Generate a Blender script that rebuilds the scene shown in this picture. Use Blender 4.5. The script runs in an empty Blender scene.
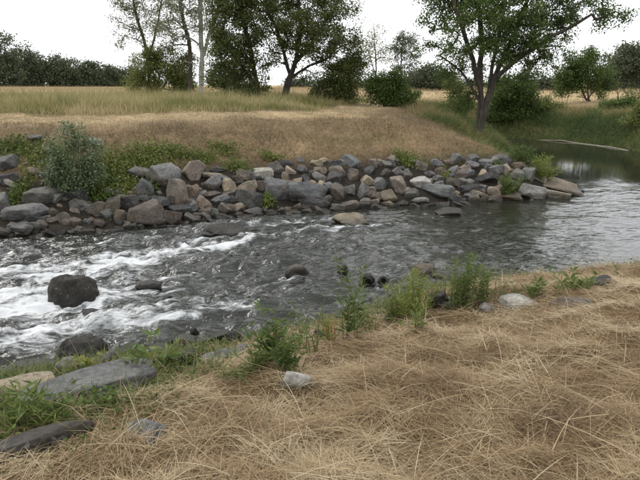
import bpy, bmesh, math, random
import numpy as np
from mathutils import Vector, Matrix

R = math.radians
rng = np.random.default_rng(7)
random.seed(7)
scene = bpy.context.scene
col = scene.collection

# ------------------------------------------------------------------ camera
EYE, PITCH, FPX = 3.0, 15.0, 577.0
cam_d = bpy.data.cameras.new('camera')
cam = bpy.data.objects.new('camera', cam_d)
col.objects.link(cam)
cam.location = (0, 0, EYE)
cam.rotation_euler = (R(90 - PITCH), 0, 0)
cam_d.sensor_width = 36
cam_d.lens = 36 * FPX / 640
cam_d.clip_start = 0.05
cam_d.clip_end = 3000
scene.camera = cam

# ------------------------------------------------------------------ sky and sun (overcast)
SUN_EL, SUN_AZ = 55.0, -50.0            # high, behind the trees on the left
world = bpy.data.worlds.new('World')
scene.world = world
world.use_nodes = True
wn, wl = world.node_tree.nodes, world.node_tree.links
wn.clear()
w_out = wn.new('ShaderNodeOutputWorld')
w_mix = wn.new('ShaderNodeMixShader')
w_sky = wn.new('ShaderNodeTexSky')
w_sky.sky_type = 'NISHITA'
w_sky.sun_disc = False
w_sky.sun_elevation = R(SUN_EL)
w_sky.sun_rotation = R(SUN_AZ)
w_b1 = wn.new('ShaderNodeBackground'); w_b1.inputs[1].default_value = 0.1
w_b2 = wn.new('ShaderNodeBackground'); w_b2.inputs[1].default_value = 1.5
w_tc = wn.new('ShaderNodeTexCoord')
w_no = wn.new('ShaderNodeTexNoise'); w_no.inputs['Scale'].default_value = 1.6; w_no.inputs['Detail'].default_value = 5
w_cr = wn.new('ShaderNodeValToRGB')
w_cr.color_ramp.elements[0].position = 0.3; w_cr.color_ramp.elements[0].color = (0.85, 0.875, 0.92, 1)
w_cr.color_ramp.elements[1].position = 0.7; w_cr.color_ramp.elements[1].color = (0.98, 0.99, 1.0, 1)
wl.new(w_tc.outputs['Generated'], w_no.inputs['Vector'])
wl.new(w_no.outputs[0], w_cr.inputs[0])
wl.new(w_sky.outputs[0], w_b1.inputs[0])
wl.new(w_cr.outputs[0], w_b2.inputs[0])
w_mix.inputs[0].default_value = 0.93
wl.new(w_b1.outputs[0], w_mix.inputs[1]); wl.new(w_b2.outputs[0], w_mix.inputs[2])
wl.new(w_mix.outputs[0], w_out.inputs[0])

sun_d = bpy.data.lights.new('sun', 'SUN')
sun_d.energy = 1.5
sun_d.angle = R(22)
sun_d.color = (1.0, 0.97, 0.92)
sun = bpy.data.objects.new('sun', sun_d)
col.objects.link(sun)
sun.location = (0, 0, 40)
sdir = Vector((math.sin(R(SUN_AZ)) * math.cos(R(SUN_EL)), math.cos(R(SUN_AZ)) * math.cos(R(SUN_EL)), math.sin(R(SUN_EL))))
sun.rotation_euler = sdir.to_track_quat('Z', 'Y').to_euler()

vs = scene.view_settings
vs.view_transform = 'Standard'; vs.look = 'None'; vs.exposure = 0.38; vs.gamma = 1
vs.use_curve_mapping = False
scene.cycles.max_bounces = 6
scene.cycles.diffuse_bounces = 3
scene.cycles.glossy_bounces = 3
scene.cycles.transmission_bounces = 3
scene.cycles.transparent_max_bounces = 4
scene.cycles.use_denoising = True
scene.cycles.filter_width = 1.7

# ------------------------------------------------------------------ small tools
_cp, _sp = math.cos(R(PITCH)), math.sin(R(PITCH))
def ray(px, py):
    a, b = px - 320.0, 240.0 - py
    return np.array([a, FPX * _cp + b * _sp, -FPX * _sp + b * _cp]) / FPX
def on_z(px, py, z=0.0):
    d = ray(px, py); t = (z - EYE) / d[2]
    return np.array([0, 0, EYE]) + d * t
def at_depth(px, py, Y):
    d = ray(px, py)
    return np.array([0, 0, EYE]) + d * (Y / d[1])

_PERM = np.random.default_rng(3).random((64, 64, 64))
def vnoise(x, y, z=0.0):
    x, y = np.asarray(x, float), np.asarray(y, float); z = np.broadcast_to(np.asarray(z, float), x.shape)
    xi, yi, zi = np.floor(x).astype(int), np.floor(y).astype(int), np.floor(z).astype(int)
    fx, fy, fz = x - xi, y - yi, z - zi
    fx, fy, fz = [f * f * f * (f * (f * 6 - 15) + 10) for f in (fx, fy, fz)]
    def g(a, b, c): return _PERM[(xi + a) & 63, (yi + b) & 63, (zi + c) & 63]
    c00 = g(0,0,0)*(1-fx)+g(1,0,0)*fx; c10 = g(0,1,0)*(1-fx)+g(1,1,0)*fx
    c01 = g(0,0,1)*(1-fx)+g(1,0,1)*fx; c11 = g(0,1,1)*(1-fx)+g(1,1,1)*fx
    return (c00*(1-fy)+c10*fy)*(1-fz) + (c01*(1-fy)+c11*fy)*fz
def fbm(x, y, z=0.0, o=4, g=0.5):
    s, a, t = 0.0, 1.0, 0.0
    x, y, z = np.asarray(x, float), np.asarray(y, float), np.asarray(z, float)
    for i in range(o):
        s = s + a * (vnoise(x * 2**i + 13.7 * i, y * 2**i + 7.1 * i, z * 2**i + 3.3 * i) - 0.5); t += a; a *= g
    return s / t * 2
def sstep(a, b, x):
    t = np.clip((np.asarray(x, float) - a) / (b - a), 0, 1); return t * t * (3 - 2 * t)

def mesh_np(name, verts, faces, k, smooth=False, face_attr=None, point_attr=None, mats=()):
    me = bpy.data.meshes.new(name)
    verts = np.asarray(verts, np.float32).reshape(-1, 3); faces = np.asarray(faces, np.int32).reshape(-1, k)
    me.vertices.add(len(verts)); me.vertices.foreach_set('co', verts.ravel())
    me.loops.add(faces.size); me.loops.foreach_set('vertex_index', faces.ravel())
    me.polygons.add(len(faces)); me.polygons.foreach_set('loop_start', np.arange(0, faces.size, k, dtype=np.int32))
    me.update(calc_edges=True)
    if smooth: me.polygons.foreach_set('use_smooth', np.ones(len(faces), bool))
    for n, v in (face_attr or {}).items():
        a = me.attributes.new(n, 'FLOAT', 'FACE'); a.data.foreach_set('value', np.asarray(v, np.float32))
    for n, v in (point_attr or {}).items():
        v = np.asarray(v, np.float32)
        if v.ndim == 1:
            a = me.attributes.new(n, 'FLOAT', 'POINT'); a.data.foreach_set('value', v)
        else:
            a = me.attributes.new(n, 'FLOAT_COLOR', 'POINT')
            a.data.foreach_set('color', np.c_[v, np.ones(len(v))].astype(np.float32).ravel())
    for m in mats: me.materials.append(m)
    return me
def obj(name, me, parent=None, label=None, cat=None, group=None, kind=None):
    o = bpy.data.objects.new(name, me); col.objects.link(o)
    if parent is not None: o.parent = parent
    if label: o['label'] = label
    if cat: o['category'] = cat
    if group: o['group'] = group
    if kind: o['kind'] = kind
    return o
def thing(name, loc, label, cat, group=None):
    o = obj(name, None, None, label, cat, group); o.location = loc; o.empty_display_size = 0.2
    return o

# ------------------------------------------------------------------ materials
def new_mat(name):
    m = bpy.data.materials.new(name); m.use_nodes = True
    nt = m.node_tree; nt.nodes.clear()
    out = nt.nodes.new('ShaderNodeOutputMaterial')
    return m, nt.nodes, nt.links, out
def ramp(n, stops):
    r = n.new('ShaderNodeValToRGB'); e = r.color_ramp.elements
    while len(e) > 1: e.remove(e[0])
    e[0].position = stops[0][0]; e[0].color = (*stops[0][1], 1)
    for p, c in stops[1:]:
        q = e.new(p); q.color = (*c, 1)
    return r
def leaf_mat(name, stops, transl=0.3, rough=0.55, spec=0.25):
    m, n, l, out = new_mat(name)
    at = n.new('ShaderNodeAttribute'); at.attribute_name = 'rnd'
    r = ramp(n, stops); l.new(at.outputs['Fac'], r.inputs[0])
    p = n.new('ShaderNodeBsdfPrincipled'); p.inputs['Roughness'].default_value = rough
    p.inputs['Specular IOR Level'].default_value = spec
    l.new(r.outputs[0], p.inputs['Base Color'])
    if transl > 0:
        t = n.new('ShaderNodeBsdfTranslucent'); mx = n.new('ShaderNodeMixShader'); mx.inputs[0].default_value = transl
        l.new(r.outputs[0], t.inputs[0]); l.new(p.outputs[0], mx.inputs[1]); l.new(t.outputs[0], mx.inputs[2])
        l.new(mx.outputs[0], out.inputs[0])
    else: l.new(p.outputs[0], out.inputs[0])
    return m
def bark_mat(name, c1, c2, scale=6):
    m, n, l, out = new_mat(name)
    tc = n.new('ShaderNodeTexCoord'); mp = n.new('ShaderNodeMapping'); mp.inputs['Scale'].default_value = (scale, scale, scale * 0.25)
    no = n.new('ShaderNodeTexNoise'); no.inputs['Scale'].default_value = 2; no.inputs['Detail'].default_value = 6
    l.new(tc.outputs['Object'], mp.inputs[0]); l.new(mp.outputs[0], no.inputs['Vector'])
    r = ramp(n, [(0.3, c1), (0.7, c2)]); l.new(no.outputs[0], r.inputs[0])
    p = n.new('ShaderNodeBsdfPrincipled'); p.inputs['Roughness'].default_value = 0.9; p.inputs['Specular IOR Level'].default_value = 0.15
    b = n.new('ShaderNodeBump'); b.inputs['Strength'].default_value = 0.6; b.inputs['Distance'].default_value = 0.03
    l.new(no.outputs[0], b.inputs['Height']); l.new(b.outputs[0], p.inputs['Normal'])
    l.new(r.outputs[0], p.inputs['Base Color']); l.new(p.outputs[0], out.inputs[0])
    return m

def rock_mat(name, bump=0.5):
    m, n, l, out = new_mat(name)
    oi = n.new('ShaderNodeObjectInfo'); geo = n.new('ShaderNodeNewGeometry')
    tc = n.new('ShaderNodeTexCoord')
    add = n.new('ShaderNodeVectorMath'); add.operation = 'ADD'
    cmb = n.new('ShaderNodeMath'); cmb.operation = 'MULTIPLY'; cmb.inputs[1].default_value = 40
    l.new(oi.outputs['Random'], cmb.inputs[0]); l.new(cmb.outputs[0], add.inputs[1]); l.new(geo.outputs['Position'], add.inputs[0])
    n1 = n.new('ShaderNodeTexNoise'); n1.inputs['Scale'].default_value = 5; n1.inputs['Detail'].default_value = 8; n1.inputs['Roughness'].default_value = 0.65
    n2 = n.new('ShaderNodeTexNoise'); n2.inputs['Scale'].default_value = 26; n2.inputs['Detail'].default_value = 8; n2.inputs['Roughness'].default_value = 0.75
    n3 = n.new('ShaderNodeTexNoise'); n3.inputs['Scale'].default_value = 2.2; n3.inputs['Detail'].default_value = 3
    for q in (n1, n2, n3): l.new(add.outputs[0], q.inputs['Vector'])
    r1 = ramp(n, [(0.28, (0.55, 0.53, 0.52)), (0.5, (1.0, 1.0, 1.0)), (0.74, (1.4, 1.38, 1.34))]); l.new(n1.outputs[0], r1.inputs[0])
    mul = n.new('ShaderNodeMix'); mul.data_type = 'RGBA'; mul.blend_type = 'MULTIPLY'; mul.inputs[0].default_value = 1
    l.new(oi.outputs['Color'], mul.inputs[6]); l.new(r1.outputs[0], mul.inputs[7])
    r2 = ramp(n, [(0.34, (0.52, 0.50, 0.48)), (0.5, (1.0, 1.0, 1.0)), (0.66, (1.38, 1.38, 1.36))]); l.new(n2.outputs[0], r2.inputs[0])
    mul2 = n.new('ShaderNodeMix'); mul2.data_type = 'RGBA'; mul2.blend_type = 'MULTIPLY'; mul2.inputs[0].default_value = 1
    l.new(mul.outputs[2], mul2.inputs[6]); l.new(r2.outputs[0], mul2.inputs[7])
    # warm iron staining in patches
    r3 = ramp(n, [(0.52, (0, 0, 0)), (0.68, (1, 1, 1))]); l.new(n3.outputs[0], r3.inputs[0])
    st = n.new('ShaderNodeMix'); st.data_type = 'RGBA'; st.blend_type = 'MULTIPLY'; st.inputs[7].default_value = (1.06, 0.94, 0.80, 1)
    l.new(r3.outputs[0], st.inputs[0]); l.new(mul2.outputs[2], st.inputs[6])
    # pale lichen spots
    n4 = n.new('ShaderNodeTexNoise'); n4.inputs['Scale'].default_value = 14; n4.inputs['Detail'].default_value = 4; n4.inputs['Roughness'].default_value = 0.8
    l.new(add.outputs[0], n4.inputs['Vector'])
    r4 = ramp(n, [(0.60, (0, 0, 0)), (0.68, (0.7, 0.7, 0.7))]); l.new(n4.outputs[0], r4.inputs[0])
    li = n.new('ShaderNodeMix'); li.data_type = 'RGBA'; li.inputs[7].default_value = (0.21, 0.205, 0.17, 1)
    l.new(r4.outputs[0], li.inputs[0]); l.new(st.outputs[2], li.inputs[6]); st = li
    # wet band above the water line
    sx = n.new('ShaderNodeSeparateXYZ'); l.new(geo.outputs['Position'], sx.inputs[0])
    wn_ = n.new('ShaderNodeMath'); wn_.operation = 'MULTIPLY_ADD'; wn_.inputs[1].default_value = -0.12
    l.new(n1.outputs[0], wn_.inputs[0]); l.new(sx.outputs[2], wn_.inputs[2])
    wet = n.new('ShaderNodeMapRange'); wet.inputs[1].default_value = 0.04; wet.inputs[2].default_value = 0.14
    wet.inputs[3].default_value = 1; wet.inputs[4].default_value = 0
    l.new(wn_.outputs[0], wet.inputs[0])
    dk = n.new('ShaderNodeMix'); dk.data_type = 'RGBA'; dk.blend_type = 'MULTIPLY'; dk.inputs[7].default_value = (0.34, 0.33, 0.29, 1)
    l.new(wet.outputs[0], dk.inputs[0]); l.new(st.outputs[2], dk.inputs[6])
    rr = n.new('ShaderNodeMapRange'); rr.inputs[3].default_value = 0.85; rr.inputs[4].default_value = 0.35
    l.new(wet.outputs[0], rr.inputs[0])
    p = n.new('ShaderNodeBsdfPrincipled'); p.inputs['Specular IOR Level'].default_value = 0.3
    l.new(dk.outputs[2], p.inputs['Base Color']); l.new(rr.outputs[0], p.inputs['Roughness'])
    b = n.new('ShaderNodeBump'); b.inputs['Strength'].default_value = bump * 1.7; b.inputs['Distance'].default_value = 0.04
    ba = n.new('ShaderNodeMath'); ba.operation = 'MULTIPLY_ADD'; ba.inputs[1].default_value = 0.35
    l.new(n2.outputs[0], ba.inputs[0]); l.new(n1.outputs[0], ba.inputs[2])
    l.new(ba.outputs[0], b.inputs['Height']); l.new(b.outputs[0], p.inputs['Normal'])
    l.new(p.outputs[0], out.inputs[0])
    return m
M_ROCK = rock_mat('rock')

def ground_mat():
    m, n, l, out = new_mat('ground')
    at = n.new('ShaderNodeAttribute'); at.attribute_name = 'col'
    geo = n.new('ShaderNodeNewGeometry')
    n1 = n.new('ShaderNodeTexNoise'); n1.inputs['Scale'].default_value = 9; n1.inputs['Detail'].default_value = 8; n1.inputs['Roughness'].default_value = 0.7
    n2 = n.new('ShaderNodeTexNoise'); n2.inputs['Scale'].default_value = 0.6; n2.inputs['Detail'].default_value = 5
    l.new(geo.outputs['Position'], n1.inputs['Vector']); l.new(geo.outputs['Position'], n2.inputs['Vector'])
    r1 = ramp(n, [(0.3, (0.6, 0.58, 0.55)), (0.7, (1.35, 1.33, 1.3))]); l.new(n1.outputs[0], r1.inputs[0])
    r2 = ramp(n, [(0.3, (0.8, 0.8, 0.8)), (0.7, (1.15, 1.12, 1.08))]); l.new(n2.outputs[0], r2.inputs[0])
    a = n.new('ShaderNodeMix'); a.data_type = 'RGBA'; a.blend_type = 'MULTIPLY'; a.inputs[0].default_value = 1
    b = n.new('ShaderNodeMix'); b.data_type = 'RGBA'; b.blend_type = 'MULTIPLY'; b.inputs[0].default_value = 1
    l.new(at.outputs['Color'], a.inputs[6]); l.new(r1.outputs[0], a.inputs[7])
    l.new(a.outputs[2], b.inputs[6]); l.new(r2.outputs[0], b.inputs[7])
    p = n.new('ShaderNodeBsdfPrincipled'); p.inputs['Roughness'].default_value = 0.95; p.inputs['Specular IOR Level'].default_value = 0.1
    bp = n.new('ShaderNodeBump'); bp.inputs['Strength'].default_value = 0.7; bp.inputs['Distance'].default_value = 0.05
    l.new(n1.outputs[0], bp.inputs['Height']); l.new(bp.outputs[0], p.inputs['Normal'])
    l.new(b.outputs[2], p.inputs['Base Color']); l.new(p.outputs[0], out.inputs[0])
    return m
M_GROUND = ground_mat()

FLOW = math.atan2(-0.42, -0.9)
def water_mat():
    m, n, l, out = new_mat('river_water')
    geo = n.new('ShaderNodeNewGeometry')
    at = n.new('ShaderNodeAttribute'); at.attribute_name = 'foam'
    ar = n.new('ShaderNodeAttribute'); ar.attribute_name = 'rough'
    mp = n.new('ShaderNodeMapping'); mp.vector_type = 'TEXTURE'
    mp.inputs['Rotation'].default_value = (0, 0, FLOW); mp.inputs['Scale'].default_value = (2.2, 1, 1)
    l.new(geo.outputs['Position'], mp.inputs[0])
    f1 = n.new('ShaderNodeTexNoise'); f1.inputs['Scale'].default_value = 3.2; f1.inputs['Detail'].default_value = 9; f1.inputs['Roughness'].default_value = 0.68
    f1.inputs['Distortion'].default_value = 1.4
    l.new(mp.outputs[0], f1.inputs['Vector'])
    f2 = n.new('ShaderNodeTexNoise'); f2.inputs['Scale'].default_value = 16; f2.inputs['Detail'].default_value = 6; f2.inputs['Distortion'].default_value = 0.8
    l.new(mp.outputs[0], f2.inputs['Vector'])
    s = n.new('ShaderNodeMath'); s.operation = 'MULTIPLY_ADD'; s.inputs[1].default_value = 0.35
    l.new(f2.outputs[0], s.inputs[0]); l.new(f1.outputs[0], s.inputs[2])       # mean about 0.68
    c_ = n.new('ShaderNodeMath'); c_.operation = 'MULTIPLY_ADD'; c_.inputs[1].default_value = 1.9; c_.inputs[2].default_value = -1.29
    l.new(s.outputs[0], c_.inputs[0])
    t = n.new('ShaderNodeMath'); t.operation = 'ADD'
    l.new(c_.outputs[0], t.inputs[0]); l.new(at.outputs['Fac'], t.inputs[1])
    mr = n.new('ShaderNodeMapRange'); mr.interpolation_type = 'SMOOTHSTEP'
    mr.inputs[1].default_value = 0.34; mr.inputs[2].default_value = 0.86; mr.inputs[4].default_value = 0.92
    l.new(t.outputs[0], mr.inputs[0])
    w = n.new('ShaderNodeBsdfPrincipled'); w.inputs['Base Color'].default_value = (0.015, 0.016, 0.011, 1)
    w.inputs['Roughness'].default_value = 0.06; w.inputs['IOR'].default_value = 1.38; w.inputs['Specular IOR Level'].default_value = 0.5
    n3 = n.new('ShaderNodeTexNoise'); n3.inputs['Scale'].default_value = 10; n3.inputs['Detail'].default_value = 3; n3.inputs['Distortion'].default_value = 0.25
    l.new(mp.outputs[0], n3.inputs['Vector'])
    hm = n.new('ShaderNodeMath'); hm.operation = 'MULTIPLY'
    l.new(n3.outputs[0], hm.inputs[0]); l.new(ar.outputs['Fac'], hm.inputs[1])
    b = n.new('ShaderNodeBump'); b.inputs['Strength'].default_value = 1.0; b.inputs['Distance'].default_value = 0.05
    l.new(hm.outputs[0], b.inputs['Height']); l.new(b.outputs[0], w.inputs['Normal'])
    fo = n.new('ShaderNodeBsdfPrincipled'); fo.inputs['Base Color'].default_value = (0.52, 0.53, 0.53, 1); fo.inputs['Roughness'].default_value = 0.7
    b2 = n.new('ShaderNodeBump'); b2.inputs['Strength'].default_value = 0.6; b2.inputs['Distance'].default_value = 0.05
    l.new(s.outputs[0], b2.inputs['Height']); l.new(b2.outputs[0], fo.inputs['Normal'])
    mx = n.new('ShaderNodeMixShader'); l.new(mr.outputs[0], mx.inputs[0]); l.new(w.outputs[0], mx.inputs[1]); l.new(fo.outputs[0], mx.inputs[2])
    l.new(mx.outputs[0], out.inputs[0])
    return m
M_WATER = water_mat()

# ------------------------------------------------------------------ shorelines (world metres, water level z = 0)
NEAR = np.array([(-60, 3), (-12, 4.9), (-5, 5.2), (-3.4, 5.45), (-2.14, 5.9), (-0.96, 6.35), (0.13, 6.9), (1.16, 7.8),
                 (1.97, 8.2), (3.37, 8.4), (5.6, 9.7), (10, 11.0), (20, 12.5), (60, 14.5)], float)
_far = [on_z(px, py)[:2] for px, py in ((-60, 241), (0, 238), (60, 236), (100, 233), (160, 228), (220, 220), (300, 213), (360, 210),
        (400, 206), (450, 204), (500, 201), (550, 199), (580, 192))]
FAR = np.array([(-60, 15), (-16, 11.6)] + _far + [(7.9, 17.6), (7.4, 19), (7.4, 21.5), (8.1, 24), (9.1, 27), (9.9, 30.5), (10.7, 34.2),
                (11.6, 33.9), (13.3, 32.6), (14.5, 30), (14.9, 27), (15.8, 25), (18, 22.8), (26, 21.5), (60, 24)], float)
POLY = np.vstack([NEAR, FAR[::-1]])
def _segdist(x, y, L):
    d = np.full(x.shape, 1e9)
    for (ax, ay), (bx, by) in zip(L[:-1], L[1:]):
        ex, ey = bx - ax, by - ay
        t = np.clip(((x - ax) * ex + (y - ay) * ey) / (ex * ex + ey * ey), 0, 1)
        d = np.minimum(d, np.hypot(x - ax - t * ex, y - ay - t * ey))
    return d
def _inside(x, y):
    c = np.zeros(x.shape, bool); n = len(POLY)
    for i in range(n):
        (ax, ay), (bx, by) = POLY[i], POLY[(i + 1) % n]
        with np.errstate(divide='ignore', invalid='ignore'):
            k = ((ay > y) != (by > y)) & (x < (bx - ax) * (y - ay) / (by - ay + 1e-12) + ax)
        c ^= k
    return c
def shore(x, y):
    x, y = np.asarray(x, float), np.asarray(y, float)
    dn, df = _segdist(x, y, NEAR), _segdist(x, y, FAR)
    return np.minimum(dn, df), dn < df, _inside(x, y)
def terrain(x, y, full=False):
    x, y = np.asarray(x, float), np.asarray(y, float)
    s, near, wat = shore(x, y)
    s2 = s + 0.25 * fbm(x * 0.8, y * 0.8, 5.0, 3)* sstep(0, 1, s)
    zn = np.interp(s2, [0, 0.25, 0.6, 1.4, 3, 6, 12, 60], [-0.06, 0.12, 0.3, 0.62, 0.98, 1.38, 1.6, 2.0])
    zf = np.interp(s2, [0, 0.3, 2.8, 3.8, 4.8, 6, 7.5, 10, 40], [-0.08, 0.12, 1.34, 1.68, 1.88, 1.99, 2.06, 2.12, 2.15])
    zp = np.interp(s2, [0, 0.3, 3.0, 8, 40], [-0.08, 0.2, 1.35, 1.9, 2.15])
    k = sstep(9, 12, x) * sstep(18, 22, y)
    zf = zf * (1 - k) + zp * k
    zf = zf + 1.0 * sstep(-20, -120, x) * sstep(50, 180, y) + 0.35 * sstep(36, 60, y)
    hay = 0.17 * np.abs(fbm(x * 1.3 + 0.4 * y, y * 1.9, 2.0, 3)) + 0.13 * fbm(x * 3.6, y * 4.4, 1.0, 3)
    zn = zn + hay * sstep(0.5, 1.5, s)
    zf = zf + (0.10 * fbm(x * 0.7, y * 0.7, 9.0, 4) + 0.07 * fbm(x * 2.1, y * 2.1, 19.0, 3)) * sstep(0.5, 2, s)
    z = np.where(near, zn, zf)
    bed = -0.08 - np.minimum(0.45, 0.3 * s)
    z = np.where(wat, bed, z)
    if full: return z, s, near, wat
    return z
def hit(px, py):
    """where the sight line through a point of the photograph meets the land"""
    d = ray(px, py)
    t = np.concatenate([np.arange(1.5, 45, 0.03)])
    p = np.array([0, 0, EYE])[None] + d[None] * t[:, None]
    z = np.maximum(terrain(p[:, 0], p[:, 1]), -0.02)
    i = np.argmax(p[:, 2] < z)
    return p[i]

# ------------------------------------------------------------------ ground sheet
def axis(lo, hi, step, far_lo, far_hi):
    a = list(np.arange(lo, hi, step)); s = step
    while a[-1] < far_hi: s *= 1.18; a.append(a[-1] + s)
    s = step
    while a[0] > far_lo: s *= 1.18; a.insert(0, a[0] - s)
    return np.array(a)
gx, gy = axis(-11, 17, 0.125, -900, 900), axis(0.6, 36, 0.125, -60, 1500)
X, Y = np.meshgrid(gx, gy)
Z, S, NR, WT = terrain(X, Y, True)
def mixc(a, b, t): return a * (1 - t[..., None]) + np.asarray(b, float) * t[..., None]
C = np.zeros(X.shape + (3,))
nz1 = 0.5 + 0.5 * fbm(X * 0.5, Y * 0.5, 4.0, 4)
nz2 = 0.5 + 0.5 * fbm(X * 2, Y * 2, 6.0, 3)
mud = np.array((0.024, 0.021, 0.017)); straw_soil = np.array((0.12, 0.082, 0.044)); dry = np.array((0.158, 0.115, 0.067)); gold = np.array((0.34, 0.265, 0.155))
green = np.array((0.10, 0.13, 0.045))
cn = mixc(np.broadcast_to(mud, C.shape), straw_soil, sstep(0.5, 1.4, S))
cf = mixc(np.broadcast_to(mud, C.shape), dry, sstep(1.5, 2.6, S))
cf = mixc(cf, (0.29, 0.225, 0.135), sstep(4.6, 6.2, S + 0.8 * fbm(X * .5, Y * .5, 68., 3)) * sstep(9, 7.5, S))
cf = mixc(cf, (0.12, 0.11, 0.042), sstep(7.5, 9.5, S) * (0.5 + 0.5 * nz1))
cf = mixc(cf, gold, sstep(34, 42, Y))
kp = sstep(9.5, 11, X) * sstep(20, 23, Y)
cp = mixc(np.broadcast_to(green * 0.4, C.shape), (0.11, 0.10, 0.042), sstep(2.5, 5, S)); cp = mixc(cp, gold, sstep(5, 8, S))
cf = mixc(cf, 0, kp) + cp * kp[..., None]
C = np.where(NR[..., None], cn, cf)
C = np.where(WT[..., None], mud, C)
C = C * (0.85 + 0.3 * nz2[..., None])
ny, nx = X.shape
ii = np.arange(ny * nx).reshape(ny, nx)
F = np.stack([ii[:-1, :-1], ii[:-1, 1:], ii[1:, 1:], ii[1:, :-1]], -1)
me = mesh_np('ground', np.stack([X, Y, Z], -1), F, 4, True, point_attr={'col': C.reshape(-1, 3)}, mats=[M_GROUND])
obj('ground', me, label='river banks and dry grassland with bare soil and riverbed', cat='ground', kind='structure')

# ------------------------------------------------------------------ river
FOAM = [  # (px, py, radius along flow m, radius across m, amount) for the white water in the rapids
    (12, 300, 1.0, .65, .62), (35, 322, .8, .45, .40), (10, 345, 1.0, .4, .30), (92, 268, 1.1, .42, .66), (150, 256, 1.3, .38, .56), (205, 250, 1.4, .30, .36),
    (170, 225, 1.6, .22, .44), (120, 244, 1.5, .28, .34), (250, 240, 1.6, .26, .30), (330, 232, 1.8, .22, .24), (300, 222, 1.6, .2, .38), (360, 228, 1.5, .24, .24),
    (40, 268, 1.3, .3, .36), (110, 300, 1.2, .3, .28), (160, 320, 1.2, .35, .24), (90, 330, 1.0, .35, .26), (200, 300, 1.5, .35, .18), (230, 270, 1.5, .35, .18),
    (240, 225, 1.2, .2, .32), (20, 262, 1.5, .25, .22), (50, 245, 1.5, .25, .14), (300, 300, 1.5, .5, .10), (430, 240, 1.6, .6, .06), (-60, 300, 2.5, 1.5, .5),
    # collars and wakes of the boulders
    (70, 303, .36, .34, .42), (40, 310, .7, .3, .3), (224, 238, .5, .2, .30), (200, 243, .6, .18, .25), (297, 278, .22, .2, .22), (280, 283, .5, .12, .22), (168, 305, .18, .14, .3), (150, 310, .5, .12, .25),
    (75, 362, .4, .2, .30), (148, 294, .4, .16, .3), (352, 226, .4, .16, .3), (325, 230, .6, .14, .25), (230, 343, .3, .16, .25), (368, 281, .25, .12, .2), (194, 335, .2, .12, .22), (343, 275, .2, .12, .18), (451, 215, .4, .1, .2), (425, 277, .4, .14, .15)]
wx, wy = axis(-7.5, 12, 0.047, -60, 60), axis(4.6, 17.5, 0.047, 2, 36)
WX, WY = np.meshgrid(wx, wy)
cf_, sf_ = math.cos(FLOW), math.sin(FLOW)
U, V = WX * cf_ + WY * sf_, -WX * sf_ + WY * cf_
foam = np.zeros(WX.shape)
for px, py, ra, rb, am in FOAM:
    c = on_z(px, py); du, dv = (WX - c[0]) * cf_ + (WY - c[1]) * sf_, -(WX - c[0]) * sf_ + (WY - c[1]) * cf_
    foam += am * np.exp(-(du / ra) ** 2 - (dv / rb) ** 2)
foam = np.minimum(foam * 0.95, 0.60) + 0.55 * foam.clip(0, .6) * fbm(U * 0.9, V * 3.2, 12.0, 3)
rap = sstep(5.5, -2.5, WX + 0.25 * (WY - 9))             # 1 in the rapids on the left, 0 upstream
calm = sstep(16.2, 20, WY)
amp = (0.13 * rap + 0.020) * (1 - calm) + 0.0015 * calm
wu = 0.35 * fbm(U * 0.8, V * 0.8, 3.0, 3)
ws = fbm((U + wu) * 0.9, (V + wu) * 1.7, 1.0, 3)
rid = 1 - np.abs(fbm((U + wu) * 1.6, (V - wu) * 3.2, 8.0, 4)) * 2.2
sm = fbm((U + wu) * 5, V * 8, 2.0, 3)
H = amp * (0.9 * ws + 0.55 * (rid - 0.5) + 0.30 * sm)
H += 0.17 * np.clip(foam, 0, .6) * (0.6 + 1.2 * fbm(U * 2.5, V * 4, 6.0, 4))
_, _, WI = shore(WX, WY)
sd, _, _ = shore(WX, WY)
H *= np.where(WI, sstep(-0.05, 0.5, sd) * 0.8 + 0.2, 0.2)
foam = foam + 0.10 * rap * sstep(0.2, 0.8, rid) + 0.015
foam = foam * (1 - calm) - 0.06 * sstep(0.45, 0.1, sd)*WI - 0.25 * calm - 0.10 * sstep(0, 4, WX)
rough = 0.20 + 0.95 * rap
rough = rough * (1 - calm) + 0.02 * calm
keep = WI | (sd < 0.7)
ny, nx = WX.shape
ii = np.arange(ny * nx).reshape(ny, nx)
F = np.stack([ii[:-1, :-1], ii[:-1, 1:], ii[1:, 1:], ii[1:, :-1]], -1)
kf = keep[:-1, :-1] | keep[1:, 1:] | keep[:-1, 1:] | keep[1:, :-1]
F = F[kf]
used, inv = np.unique(F, return_inverse=True)
VV = np.stack([WX, WY, H], -1).reshape(-1, 3)[used]
me = mesh_np('river', VV, inv.reshape(-1, 4), 4, True, point_attr={'foam': foam.ravel()[used], 'rough': rough.ravel()[used]}, mats=[M_WATER])
obj('river', me, label='dark river with white foaming rapids and calm pool upstream', cat='river', kind='structure')

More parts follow.
